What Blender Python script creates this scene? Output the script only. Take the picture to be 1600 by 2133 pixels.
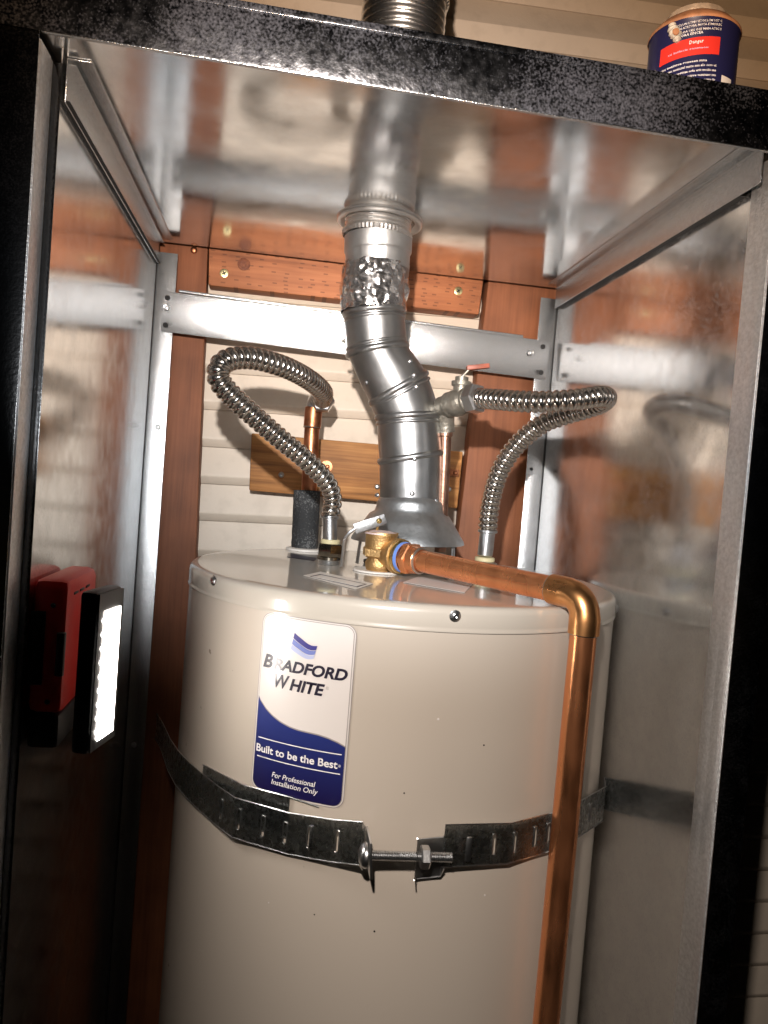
import bpy, bmesh, math, random
from mathutils import Vector, Matrix
import numpy as np
random.seed(7)
S = bpy.context.scene
for o in list(bpy.data.objects): bpy.data.objects.remove(o)
COL = S.collection
# ------------------------------------------------------------------ camera
CX, CY, CZ, YAW, PIT, ROL, FPX = -.1122, -.7351, .1161, .1378, -.0359, .0788, 1589.2
C0 = np.array([CX, CY, CZ])
_ca, _sa = math.cos(YAW), math.sin(YAW)
FW = np.array([_sa*math.cos(PIT), _ca*math.cos(PIT), math.sin(PIT)])
_r = np.array([_ca, -_sa, 0.0]); _u = np.cross(_r, FW)
RT = _r*math.cos(ROL)+_u*math.sin(ROL); UP = -_r*math.sin(ROL)+_u*math.cos(ROL)
cam_d = bpy.data.cameras.new('camera'); cam = bpy.data.objects.new('camera', cam_d); COL.objects.link(cam)
M = Matrix(((RT[0], UP[0], -FW[0], CX), (RT[1], UP[1], -FW[1], CY), (RT[2], UP[2], -FW[2], CZ), (0, 0, 0, 1)))
cam.matrix_world = M
cam_d.sensor_width = 36; cam_d.lens = FPX/2133*36; cam_d.clip_start = .01; cam_d.clip_end = 100
S.camera = cam
# ------------------------------------------------------------------ world (night) and the hand torch above the camera
w = bpy.data.worlds.new('World'); S.world = w; w.use_nodes = True
nt = w.node_tree; bg = nt.nodes['Background']
sky = nt.nodes.new('ShaderNodeTexSky'); sky.sky_type = 'NISHITA'; sky.sun_disc = False
sky.sun_elevation = math.radians(-4); sky.sun_rotation = math.radians(200)
nt.links.new(sky.outputs[0], bg.inputs[0]); bg.inputs[1].default_value = .02
def spot(name, loc, target, power, ang, blend, col, rad):
    d = bpy.data.lights.new(name, 'SPOT'); d.energy = power; d.spot_size = math.radians(ang); d.spot_blend = blend
    d.color = col; d.shadow_soft_size = rad
    o = bpy.data.objects.new(name, d); COL.objects.link(o); o.location = loc
    o.rotation_euler = (Vector(target)-Vector(loc)).to_track_quat('-Z', 'Y').to_euler()
    return o
TORCH = (-.17, -.74, .32)
spot('torch_beam', TORCH, (.10, .52, .33), 80, 61, 1.0, (.985, .99, 1.0), .012)
spot('torch_spill', TORCH, (.20, .52, .92), 42, 84, .9, (1.0, .62, .34), .012)
spot('torch_low', TORCH, (.16, 0, -.27), 36, 55, 1.0, (1.0, .88, .78), .012)
S.view_settings.view_transform = 'Standard'; S.view_settings.look = 'None'; S.view_settings.exposure = 0
S.view_settings.gamma = 1
S.render.engine = 'CYCLES'
S.cycles.max_bounces = 10; S.cycles.diffuse_bounces = 4; S.cycles.glossy_bounces = 8
S.cycles.sample_clamp_indirect = 1.6; S.cycles.use_denoising = True
S.cycles.caustics_reflective = True; S.cycles.blur_glossy = .3
# ------------------------------------------------------------------ helpers
def ray(x, y): return FW+RT*(x-800)/FPX-UP*(y-1066.5)/FPX
def onY(x, y, Y): d = ray(x, y); return Vector(C0+d*(Y-CY)/d[1])
def onX(x, y, X): d = ray(x, y); return Vector(C0+d*(X-CX)/d[0])
def onZ(x, y, Z): d = ray(x, y); return Vector(C0+d*(Z-CZ)/d[2])
TX, TY, TR, TZ = .0543, .2493, .2706, .0041
def cyl(x, y, R):
    d = ray(x, y); o = C0-np.array([TX, TY, 0]); A = d[0]**2+d[1]**2; B = o[0]*d[0]+o[1]*d[1]; D = o[0]**2+o[1]**2-R*R
    q = B*B-A*D; t = -B/A if q < 0 else (-B-q**.5)/A
    return Vector(C0+d*t)
def V(*a): return Vector(a)
def thing(name, label, cat, loc=(0, 0, 0), group=None):
    o = bpy.data.objects.new(name, None); COL.objects.link(o); o.location = loc; o.empty_display_size = .02
    o['label'] = label; o['category'] = cat
    if group: o['group'] = group
    return o
def wloc(p):
    v = Vector((0, 0, 0))
    while p is not None: v = v+p.location; p = p.parent
    return v
def obj(name, bm, mat, parent=None, smooth=40, label=None, kind=None, recalc=True):
    if recalc: bmesh.ops.recalc_face_normals(bm, faces=bm.faces)
    me = bpy.data.meshes.new(name); off = wloc(parent)
    if off.length > 0: bmesh.ops.translate(bm, verts=bm.verts, vec=-off)
    bm.to_mesh(me); bm.free()
    for m in (mat if isinstance(mat, (list, tuple)) else [mat]): me.materials.append(m)
    if smooth:
        me.shade_smooth(); me.set_sharp_from_angle(angle=math.radians(smooth))
    o = bpy.data.objects.new(name, me); COL.objects.link(o)
    if parent: o.parent = parent
    if label: o['label'] = label
    if kind: o['kind'] = kind
    return o
def box(bm, a, b, bev=0, mtx=None):
    x0, y0, z0 = a; x1, y1, z1 = b
    r = bmesh.ops.create_cube(bm, size=1)
    vs = r['verts']
    for v in vs:
        v.co = Vector(((x0+x1)/2+v.co.x*(x1-x0), (y0+y1)/2+v.co.y*(y1-y0), (z0+z1)/2+v.co.z*(z1-z0)))
    if bev:
        es = list({e for v in vs for e in v.link_edges})
        r = bmesh.ops.bevel(bm, geom=es, offset=bev, segments=2, profile=.5, affect='EDGES')
        vs = list({v for v in r['verts']} | {v for v in vs if v.is_valid})
    if mtx is not None:
        for v in vs: v.co = mtx @ v.co
    return vs
def hexa(bm, pts, bev=0):
    """8 corners: bottom 4 (ccw), top 4"""
    vs = [bm.verts.new(p) for p in pts]
    fs = [bm.faces.new([vs[i] for i in f]) for f in ((3, 2, 1, 0), (4, 5, 6, 7), (0, 1, 5, 4), (1, 2, 6, 5), (2, 3, 7, 6), (3, 0, 4, 7))]
    if bev:
        es = list({e for f in fs for e in f.edges}); bmesh.ops.bevel(bm, geom=es, offset=bev, segments=2, profile=.5, affect='EDGES')
def plank(bm, A, B, Cc, D, depth, bev=.001):
    """front quad A(tl) B(tr) C(br) D(bl) extruded back along +y by depth"""
    b = Vector((0, depth, 0))
    hexa(bm, [D, Cc, Cc+b, D+b, A, B, B+b, A+b], bev)
def frame_of(n):
    n = n.normalized(); a = Vector((0, 0, 1)) if abs(n.z) < .9 else Vector((1, 0, 0))
    u = n.cross(a).normalized(); v = n.cross(u).normalized(); return u, v
def ringverts(bm, c, u, v, r, n=24, ru=1): return [bm.verts.new(c+u*(math.cos(2*math.pi*i/n)*r*ru)+v*(math.sin(2*math.pi*i/n)*r)) for i in range(n)]
def bridge(bm, a, b):
    n = len(a)
    for i in range(n): bm.faces.new((a[i], a[(i+1) % n], b[(i+1) % n], b[i]))
def lathe(bm, base, axis, prof, n=32, cap0=True, cap1=True, u=None):
    """prof: list of (radius, height along axis)"""
    axis = Vector(axis).normalized(); uu, vv = frame_of(axis); rs = []
    for r, h in prof: rs.append(ringverts(bm, Vector(base)+axis*h, uu, vv, max(r, 1e-5), n))
    for a, b in zip(rs, rs[1:]): bridge(bm, a, b)
    if cap0: bm.faces.new(rs[0][::-1])
    if cap1: bm.faces.new(rs[-1])
    return rs
def rod(bm, a, b, r, n=24, r2=None):
    a = Vector(a); b = Vector(b); L = (b-a).length; r2 = r if r2 is None else r2
    e = min(r, r2)*.12
    lathe(bm, a, b-a, [(r-e, 0), (r, e), (r2, L-e), (r2-e, L)], n)
def hexnut(bm, a, b, r):
    a = Vector(a); b = Vector(b); L = (b-a).length
    uu, vv = frame_of(b-a); ax = (b-a).normalized(); rs = []
    for rr, h in ((r*.9, 0), (r, L*.14), (r, L*.86), (r*.9, L)):
        rs.append(ringverts(bm, a+ax*h, uu, vv, rr, 6))
    for p, q in zip(rs, rs[1:]): bridge(bm, p, q)
    bm.faces.new(rs[0][::-1]); bm.faces.new(rs[-1])
def spline(pts, n):
    """catmull-rom, returns n+1 evenly spaced points"""
    P = [Vector(p) for p in pts]; P = [P[0]*2-P[1]]+P+[P[-1]*2-P[-2]]; out = []
    for i in range(1, len(P)-2):
        p0, p1, p2, p3 = P[i-1:i+3]
        for k in range(24):
            t = k/24
            out.append(.5*((2*p1)+(p2-p0)*t+(2*p0-5*p1+4*p2-p3)*t*t+(3*p1-p0-3*p2+p3)*t**3))
    out.append(P[-2]); d = [0]
    for a, b in zip(out, out[1:]): d.append(d[-1]+(b-a).length)
    res = []; j = 0
    for k in range(n+1):
        s = d[-1]*k/n
        while j < len(d)-2 and d[j+1] < s: j += 1
        f = (s-d[j])/max(d[j+1]-d[j], 1e-9); res.append(out[j].lerp(out[j+1], min(max(f, 0), 1)))
    return res, d[-1]
def sweep(bm, pts, rad, n=20, cap=True):
    T = [(pts[min(i+1, len(pts)-1)]-pts[max(i-1, 0)]).normalized() for i in range(len(pts))]
    u, v = frame_of(T[0]); prev = None; rings = []
    for i, p in enumerate(pts):
        u = (u-T[i]*u.dot(T[i])).normalized(); v = T[i].cross(u).normalized()
        rings.append(ringverts(bm, p, u, v, rad(i) if callable(rad) else rad, n))
    for a, b in zip(rings, rings[1:]): bridge(bm, a, b)
    if cap: bm.faces.new(rings[0][::-1]); bm.faces.new(rings[-1])
    return rings
def torus(bm, c, u, v, R, r, n=48, m=8, a0=0, a1=2*math.pi):
    w_ = u.cross(v).normalized(); rs = []
    for i in range(n):
        a = a0+(a1-a0)*i/n; d = u*math.cos(a)+v*math.sin(a); cc = c+d*R; dd = d.normalized()
        rs.append([bm.verts.new(cc+dd*(math.cos(2*math.pi*j/m)*r)+w_*(math.sin(2*math.pi*j/m)*r)) for j in range(m)])
    for i in range(n): bridge(bm, rs[i], rs[(i+1) % n])
def dome(bm, c, ax, r, h, n=16):
    prof = [(r*math.cos(t*math.pi/2/5), h*math.sin(t*math.pi/2/5)) for t in range(5)]+[(r*.04, h)]
    lathe(bm, c, ax, [(r, -.0008)]+prof, n)
def screw(bm, c, ax, r, n=16):
    """pan head with a square recess"""
    ax = Vector(ax).normalized(); dome(bm, c, ax, r, r*.45, n)
    lathe(bm, Vector(c)+ax*(r*.4), ax, [(r*.28, 0), (r*.28, r*.06)], 4)
# ------------------------------------------------------------------ materials
MATS = {}
def mat(name, col, rough=.5, metal=0, coat=0, bump=0, bscale=50, var=0, vscale=8, rvar=0, stretch=(1, 1, 1), speck=0, sscale=300, emis=None, estr=0, spec=.5, dust=0, dcol=(.5, .5, .5), detail=4, drange=(.76, .92), dlow=0):
    m = bpy.data.materials.new(name); m.use_nodes = True; t = m.node_tree; N = t.nodes; L = t.links
    b = N['Principled BSDF']; b.inputs['Base Color'].default_value = (*col, 1); b.inputs['Roughness'].default_value = rough
    b.inputs['Metallic'].default_value = metal; b.inputs['Specular IOR Level'].default_value = spec
    b.inputs['Coat Weight'].default_value = coat; b.inputs['Coat Roughness'].default_value = .06
    tc = N.new('ShaderNodeTexCoord'); mp = N.new('ShaderNodeMapping'); mp.inputs['Scale'].default_value = stretch
    L.new(tc.outputs['Object'], mp.inputs[0])
    def noise(sc, det=4):
        n = N.new('ShaderNodeTexNoise'); n.inputs['Scale'].default_value = sc; n.inputs['Detail'].default_value = det
        L.new(mp.outputs[0], n.inputs['Vector']); return n
    base = None
    if var:
        n = noise(vscale, detail); r = N.new('ShaderNodeMapRange'); r.inputs['From Min'].default_value = .3; r.inputs['From Max'].default_value = .7
        r.inputs['To Min'].default_value = 1-var; r.inputs['To Max'].default_value = 1+var
        L.new(n.outputs[0], r.inputs[0])
        mx = N.new('ShaderNodeVectorMath'); mx.operation = 'SCALE'; mx.inputs[0].default_value = col
        L.new(r.outputs[0], mx.inputs['Scale']); base = mx.outputs[0]; L.new(base, b.inputs['Base Color'])
    if rvar:
        n = noise(vscale*.6, 5); r = N.new('ShaderNodeMapRange'); r.inputs['From Min'].default_value = .3; r.inputs['From Max'].default_value = .7
        r.inputs['To Min'].default_value = max(rough-rvar, .02); r.inputs['To Max'].default_value = rough+rvar
        L.new(n.outputs[0], r.inputs[0]); L.new(r.outputs[0], b.inputs['Roughness'])
    if bump:
        n = noise(bscale, 3); bp = N.new('ShaderNodeBump'); bp.inputs['Strength'].default_value = bump; bp.inputs['Distance'].default_value = .002
        L.new(n.outputs[0], bp.inputs['Height']); L.new(bp.outputs[0], b.inputs['Normal']); MATS[name+'_bump'] = bp
    if dust:
        # pale powdery speckle lying over the metal
        n = noise(sscale, 6); n2 = noise(dlow or sscale*.07, 4)
        ad = N.new('ShaderNodeMath'); ad.operation = 'MULTIPLY_ADD'; L.new(n2.outputs[0], ad.inputs[0]); ad.inputs[1].default_value = .9 if dlow else .5; L.new(n.outputs[0], ad.inputs[2])
        r = N.new('ShaderNodeMapRange'); r.inputs['From Min'].default_value = drange[0]; r.inputs['From Max'].default_value = drange[1]
        r.inputs['To Max'].default_value = dust
        L.new(ad.outputs[0], r.inputs[0])
        d = N.new('ShaderNodeBsdfDiffuse'); d.inputs[0].default_value = (*dcol, 1)
        ms = N.new('ShaderNodeMixShader'); L.new(r.outputs[0], ms.inputs[0]); L.new(b.outputs[0], ms.inputs[1]); L.new(d.outputs[0], ms.inputs[2])
        L.new(ms.outputs[0], N['Material Output'].inputs['Surface'])
    if emis:
        b.inputs['Emission Color'].default_value = (*emis, 1); b.inputs['Emission Strength'].default_value = estr
    MATS[name] = m; return m
def wood(name, c1, c2, c3, axis, seed=0, knot=None, incised=False):
    """long grain along axis (0 = x, 2 = z)"""
    m = bpy.data.materials.new(name); m.use_nodes = True; t = m.node_tree; N = t.nodes; L = t.links; b = N['Principled BSDF']
    b.inputs['Roughness'].default_value = .62; b.inputs['Specular IOR Level'].default_value = .3
    tc = N.new('ShaderNodeTexCoord'); mp = N.new('ShaderNodeMapping')
    sc = [1, 1, 1]; sc[axis] = .045; mp.inputs['Scale'].default_value = sc; mp.inputs['Location'].default_value = (seed, seed*.7, seed*1.3)
    L.new(tc.outputs['Object'], mp.inputs[0])
    n1 = N.new('ShaderNodeTexNoise'); n1.inputs['Scale'].default_value = 42; n1.inputs['Detail'].default_value = 7; n1.inputs['Distortion'].default_value = .6
    n2 = N.new('ShaderNodeTexNoise'); n2.inputs['Scale'].default_value = 220; n2.inputs['Detail'].default_value = 5
    n3 = N.new('ShaderNodeTexNoise'); n3.inputs['Scale'].default_value = 9; n3.inputs['Detail'].default_value = 3
    for n in (n1, n2): L.new(mp.outputs[0], n.inputs['Vector'])
    L.new(tc.outputs['Object'], n3.inputs['Vector'])
    cr = N.new('ShaderNodeValToRGB'); e = cr.color_ramp.elements
    e[0].position = .33; e[0].color = (*c1, 1); e[1].position = .68; e[1].color = (*c3, 1); k = e.new(.5); k.color = (*c2, 1)
    mx = N.new('ShaderNodeMix'); mx.data_type = 'FLOAT'; mx.inputs[0].default_value = .38
    L.new(n1.outputs[0], mx.inputs[2]); L.new(n2.outputs[0], mx.inputs[3]); L.new(mx.outputs[0], cr.inputs[0])
    mr = N.new('ShaderNodeMapRange'); mr.inputs['From Min'].default_value = .3; mr.inputs['From Max'].default_value = .7; mr.inputs['To Min'].default_value = .72; mr.inputs['To Max'].default_value = 1.25
    L.new(n3.outputs[0], mr.inputs[0])
    vm = N.new('ShaderNodeVectorMath'); vm.operation = 'SCALE'; L.new(cr.outputs[0], vm.inputs[0]); L.new(mr.outputs[0], vm.inputs['Scale'])
    last = vm.outputs[0]
    if incised:
        mp2 = N.new('ShaderNodeMapping'); s2 = [70, 70, 70]; s2[axis] = 45; mp2.inputs['Scale'].default_value = s2
        L.new(tc.outputs['Object'], mp2.inputs[0])
        br = N.new('ShaderNodeTexBrick'); br.inputs['Mortar Size'].default_value = 0.0
        # incision dashes: narrow slots on a staggered grid
        vo = N.new('ShaderNodeTexVoronoi'); vo.inputs['Scale'].default_value = 1; vo.inputs['Randomness'].default_value = .35; vo.distance = 'CHEBYCHEV'
        mp3 = N.new('ShaderNodeMapping'); s3 = [160, 1, 160]; s3[axis] = 48; mp3.inputs['Scale'].default_value = s3
        L.new(tc.outputs['Object'], mp3.inputs[0]); L.new(mp3.outputs[0], vo.inputs['Vector'])
        lt = N.new('ShaderNodeMath'); lt.operation = 'LESS_THAN'; lt.inputs[1].default_value = .17; L.new(vo.outputs['Distance'], lt.inputs[0])
        m2 = N.new('ShaderNodeMix'); m2.data_type = 'RGBA'; L.new(lt.outputs[0], m2.inputs[0]); L.new(last, m2.inputs[6]); m2.inputs[7].default_value = (c1[0]*.35, c1[1]*.35, c1[2]*.35, 1)
        mm = N.new('ShaderNodeMath'); mm.operation = 'MULTIPLY'; mm.inputs[1].default_value = .55; L.new(lt.outputs[0], mm.inputs[0]); L.new(mm.outputs[0], m2.inputs[0])
        last = m2.outputs[2]; N.remove(br)
    L.new(last, b.inputs['Base Color'])
    bp = N.new('ShaderNodeBump'); bp.inputs['Strength'].default_value = .25; bp.inputs['Distance'].default_value = .002
    L.new(mx.outputs[0], bp.inputs['Height']); L.new(bp.outputs[0], b.inputs['Normal'])
    return m
galv_panel = mat('galvanised_panel', (.82, .83, .84), .17, 1, bump=.035, bscale=14, var=.06, vscale=60, rvar=.05, dust=.10, sscale=330, dcol=(.6, .6, .6))
galv_roof = mat('galvanised_ceiling', (.80, .81, .815), .15, 1, bump=.03, bscale=10, var=.05, vscale=40, rvar=.05, dust=.05, sscale=220)
galv_frame = mat('galvanised_frame', (.66, .68, .69), .26, 1, bump=.30, bscale=700, var=.13, vscale=420)
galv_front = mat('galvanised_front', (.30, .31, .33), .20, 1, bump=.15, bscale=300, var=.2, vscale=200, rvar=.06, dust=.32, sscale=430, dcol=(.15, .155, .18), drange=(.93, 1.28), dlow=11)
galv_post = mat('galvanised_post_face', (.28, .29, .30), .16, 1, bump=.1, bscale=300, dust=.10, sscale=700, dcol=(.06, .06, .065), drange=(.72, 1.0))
galv_vent = mat('galvanised_vent', (.40, .41, .415), .34, 1, bump=.05, bscale=160, var=.10, vscale=40, rvar=.05)
galv_conn = mat('connector_steel', (.56, .57, .57), .42, 1, bump=.08, bscale=200, var=.06, vscale=60)
lever_m = mat('lever_steel', (.34, .34, .34), .42, 1, bump=.2, bscale=300)
alu = mat('flexible_aluminium', (.82, .81, .79), .30, 1, bump=.1, bscale=300, rvar=.06)
foil = mat('foil_tape', (.84, .84, .85), .20, 1, bump=.15, bscale=80)
steel = mat('stainless_steel', (.66, .62, .57), .17, 1, rvar=.05, vscale=200)
chrome = mat('plated_steel', (.62, .63, .64), .30, 1, bump=.08, bscale=400, var=.1, vscale=90)
zinc_strap = mat('zinc_strap', (.60, .62, .62), .27, 1, bump=.14, bscale=500, var=.08, vscale=300, rvar=.04, dust=.12, sscale=900, dcol=(.40, .41, .41), drange=(.86, .96))
copper = mat('copper', (.94, .41, .19), .27, 1, bump=.05, bscale=120, var=.12, vscale=60, rvar=.06, dust=.16, sscale=90, dcol=(.58, .22, .095), drange=(.35, .95), stretch=(1, 1, .25))
copper_dull = mat('tarnished_copper', (.42, .17, .085), .36, 1, bump=.2, bscale=120, var=.5, vscale=45, rvar=.12)
elbow_m = mat('fluxed_copper_elbow', (.86, .42, .17), .32, 1, bump=.15, bscale=60, var=.22, vscale=30, rvar=.08)
brass = mat('cast_brass', (.56, .36, .16), .50, 1, bump=.5, bscale=420, var=.15, vscale=60)
brass_s = mat('machined_brass', (.78, .58, .24), .25, 1)
solder = mat('solder', (.55, .53, .48), .35, 1, bump=.4, bscale=200)
enamel = mat('beige_enamel', (.485, .43, .37), .34, 0, coat=.65, bump=.03, bscale=30, dust=.7, sscale=75, dcol=(.16, .13, .10), drange=(1.02, 1.06))
enamel_top = mat('beige_enamel_lid', (.47, .43, .375), .28, 0, coat=1.0, bump=.015, bscale=12)
plastic_w = mat('pale_plastic', (.62, .58, .53), .4)
gasket = mat('yellowed_nylon', (.50, .44, .26), .45)
blue_tape = mat('blue_thread_seal', (.12, .22, .55), .45)
rubber = mat('black_rubber', (.015, .015, .015), .5)
dark = mat('dark_hole', (.008, .008, .008), .9)
foam = mat('black_foam', (.016, .017, .018), .8, bump=1.0, bscale=300, dust=.8, sscale=420, dcol=(.13, .13, .13), drange=(.80, .92))
paint = mat('siding_paint', (.58, .50, .41), .5, bump=.18, bscale=160, var=.05, vscale=7, spec=.35, dust=.18, sscale=40, dcol=(.36, .31, .25))
red_p = mat('red_plastic', (.70, .018, .012), .38, bump=.1, bscale=500)
blk_p = mat('black_plastic', (.012, .012, .013), .42, bump=.1, bscale=500)
gry_p = mat('grey_plastic', (.05, .05, .052), .4)
led = mat('led_lens', (.9, .9, .9), .3, emis=(1.0, .93, .85), estr=38)
white_l = mat('label_white', (.66, .62, .60), .34, coat=.32)
white_ink = mat('white_ink', (.80, .78, .78), .35, coat=.6)
black_ink = mat('black_ink', (.018, .014, .03), .34, coat=.32)
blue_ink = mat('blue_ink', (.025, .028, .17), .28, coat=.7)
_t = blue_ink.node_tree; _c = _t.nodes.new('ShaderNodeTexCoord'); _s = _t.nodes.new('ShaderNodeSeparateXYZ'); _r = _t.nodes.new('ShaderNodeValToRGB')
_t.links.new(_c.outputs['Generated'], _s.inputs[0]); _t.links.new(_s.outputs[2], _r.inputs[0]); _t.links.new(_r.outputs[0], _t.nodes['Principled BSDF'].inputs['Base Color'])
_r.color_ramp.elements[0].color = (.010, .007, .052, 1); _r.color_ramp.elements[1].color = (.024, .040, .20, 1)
grey_ink = mat('grey_ink', (.30, .27, .26), .3, coat=.6)
flag_a = mat('flag_blue', (.05, .045, .22), .3, coat=.7)
flag_b = mat('flag_mid_blue', (.16, .20, .48), .3, coat=.7)
flag_c = mat('flag_pale_blue', (.42, .46, .66), .3, coat=.7)
can_blue = mat('can_blue', (.05, .13, .52), .35, var=.2, vscale=40)
can_navy = mat('can_navy', (.012, .012, .050), .35)
can_red = mat('can_red', (.60, .03, .02), .4)
can_rim = mat('can_tinplate', (.50, .40, .30), .45, .55, bump=.5, bscale=120, var=.4, vscale=60)
glue = mat('orange_cement', (.34, .16, .08), .5, bump=.4, bscale=120, var=.3, vscale=60)
lever_red = mat('worn_red_vinyl', (.22, .06, .035), .5, var=.3, vscale=80)
cast_grey = mat('weathered_brass', (.25, .235, .20), .45, .8, bump=.4, bscale=250, var=.25, vscale=70)
yscrew = mat('yellow_zinc', (.62, .55, .30), .3, 1)
pinkish = mat('handwheel_plate', (.62, .48, .45), .5, .3, bump=.3, bscale=400)
red_v = wood('red_stained_wood_upright', (.115, .039, .017), (.165, .058, .025), (.21, .077, .034), 2, 1.0)
red_v2 = wood('red_stained_wood_upright_b', (.130, .045, .019), (.185, .066, .028), (.235, .087, .038), 2, 4.0, incised=False)
red_h = wood('red_stained_wood_block', (.17, .056, .022), (.27, .096, .038), (.34, .13, .054), 0, 2.0, incised=True)
pine = wood('weathered_pine', (.075, .030, .009), (.27, .115, .034), (.44, .22, .075), 0, 3.0)
# =================================================================== SETTING
bm = bmesh.new(); box(bm, (-30, -30, -1.40), (30, 30, -1.30))
g = obj('ground', bm, mat('dark_soil', (.05, .042, .035), .9, bump=.5, bscale=20, var=.3, vscale=4), None); g['kind'] = 'structure'
# ---- house wall: lap siding, one plank per course
wall = thing('house_wall', 'house wall of horizontal beveled lap siding behind the metal cabinet', 'wall', (0, .58, -1.3))
ks = .026
edges = [.2875+.0626*i for i in range(3)]; z = edges[-1]
while z < .70: z += .066; edges.append(z)
while z < 1.45: z += .0745; edges.append(z)
z = .2875
low = []
while z > -1.3: z -= .0626; low.append(z)
edges = low[::-1]+edges
# phase so that a course line falls at z=.973 at x=.34 (seen over the rail)
top_edges = [e for e in edges if e > .75]; near = min(top_edges, key=lambda e: abs(e-(.9735-ks*.34))); sh = (.9735-ks*.34)-near
edges = [e if e < .7 else e+sh for e in edges]
YS = .585
for i, (z0, z1) in enumerate(zip(edges, edges[1:])):
    h = z1-z0; bm = bmesh.new()
    prof = [(YS+.020, z1+.004), (YS+.002, z1-.0005), (YS-.0040, z0+h*.56), (YS-.0082, z0+h*.27), (YS-.0086, z0+h*.23), (YS-.0080, z0+h*.19), (YS-.0005, z0+.0025), (YS+.0015, z0+.0005), (YS+.020, z0)]
    if z0 > .65: prof = [(YS+.022, z1+.004), (YS+.010, z1-.0005), (YS-.0095, z0+h*.34), (YS-.0102, z0+h*.31), (YS-.0095, z0+h*.28), (YS+.0075, z0+.004), (YS+.0095, z0+.001), (YS+.022, z0)]
    a = [bm.verts.new((-1.5, y, zz-1.5*ks)) for y, zz in prof]; b_ = [bm.verts.new((1.9, y, zz+1.9*ks)) for y, zz in prof]
    n = len(prof)
    for k in range(n): bm.faces.new((a[k], b_[k], b_[(k+1) % n], a[(k+1) % n]))
    bm.faces.new(a); bm.faces.new(b_[::-1])
    obj('siding_plank', bm, paint, wall, smooth=32)
# =================================================================== WOOD
ZB = -1.3
def upright(name, label, mt, tl, tr, bl, br, Y, depth, cat='post'):
    """front face from four pixel corners on plane Y, extended upward and down to the ground"""
    A, B, D, Cc = onY(*tl, Y), onY(*tr, Y), onY(*bl, Y), onY(*br, Y)
    def ext(p, q, zz): t = (zz-p.z)/(q.z-p.z); return p.lerp(q, t)
    ztop, zbot = .60, ZB
    A2, B2, D2, C2 = ext(A, D, ztop), ext(B, Cc, ztop), ext(A, D, zbot), ext(B, Cc, zbot)
    base = (D2+C2)/2; base.z = ZB
    bm = bmesh.new(); plank(bm, A2-base, B2-base, C2-base, D2-base, depth, .003)
    me = bpy.data.meshes.new(name); bmesh.ops.recalc_face_normals(bm, faces=bm.faces); bm.to_mesh(me); bm.free(); me.materials.append(mt)
    me.shade_smooth(); me.set_sharp_from_angle(angle=math.radians(40))
    o = bpy.data.objects.new(name, me); COL.objects.link(o); o.location = base
    o['label'] = label; o['category'] = cat; return o
st1 = upright('wood_stud', 'red stained wooden upright on the left, behind the looped hose with the copper riser', red_v, (322, 505), (434, 505), (272, 1189), (407, 1189), .548, .036, 'wooden post')
st2 = upright('wood_stud', 'wider red stained wooden upright on the right, behind the shutoff valve handle', red_v2, (1017, 588), (1160, 608), (956, 1100), (1108, 1110), .548, .036, 'wooden post')
bm = bmesh.new(); screw(bm, onY(404, 521, .547), (0, -1, 0), .0055); obj('screw', bm, copper_dull, st1)
def slab(name, label, cat, mt, q, Y, depth, bev=.0025):
    pts = [onY(*p, Y) for p in q]; base = sum(pts, Vector())/4
    t = thing(name, label, cat, base)
    bm = bmesh.new(); plank(bm, *pts, depth, bev)
    return t, bm
t, bm = slab('wood_block', 'short red stained wooden block with knot and two yellow screws, above the metal brace', 'wood block', red_h, [(436, 425), (1018, 508), (998, 655), (434, 594)], .546, .038)
obj('board', bm, red_h, t)
for q in ((467, 569), (955, 606)):
    bm = bmesh.new(); c = onY(*q, .5455); lathe(bm, c, (0, -1, 0), [(.0072, -.001), (.0070, .0008), (.0058, .0012), (.0020, .0010)], 20)
    s_ = obj('screw', bm, yscrew, t)
    bm = bmesh.new(); d = Vector((0, -.0014, 0))
    for ang in (.6, .6+math.pi/2):
        u = Vector((math.cos(ang), 0, math.sin(ang))); v = Vector((-math.sin(ang), 0, math.cos(ang))); cc = c+d
        vs = [bm.verts.new(cc+u*a*.0035+v*b*.0009) for a, b in ((-1, -1), (1, -1), (1, 1), (-1, 1))]; bm.faces.new(vs)
        d = d+Vector((0, -.0001, 0))
    obj('recess', bm, dark, s_)
bm = bmesh.new(); c = onY(508, 550, .5455)
lathe(bm, c, (0, -1, 0), [(.0105, -.001), (.0100, .0004), (.0072, .0007), (.0068, .0002), (.0042, .0002), (.0040, .0010), (.0005, .0012)], 24)
obj('knot', bm, wood('knot_wood', (.07, .02, .01), (.15, .045, .018), (.22, .075, .03), 1, 8), t)
t, bm = slab('pine_board', 'weathered yellowish pine board screwed to the siding behind the vent pipe', 'board', pine, [(524, 902), (965, 941), (953, 1059), (519, 1022)], .548, .036)
obj('board', bm, pine, t)
for q in ((586, 989), (935, 1019), (786, 1014)):
    bm = bmesh.new(); screw(bm, onY(*q, .5475), (0, -1, 0), .0048); obj('screw', bm, chrome, t)
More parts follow.
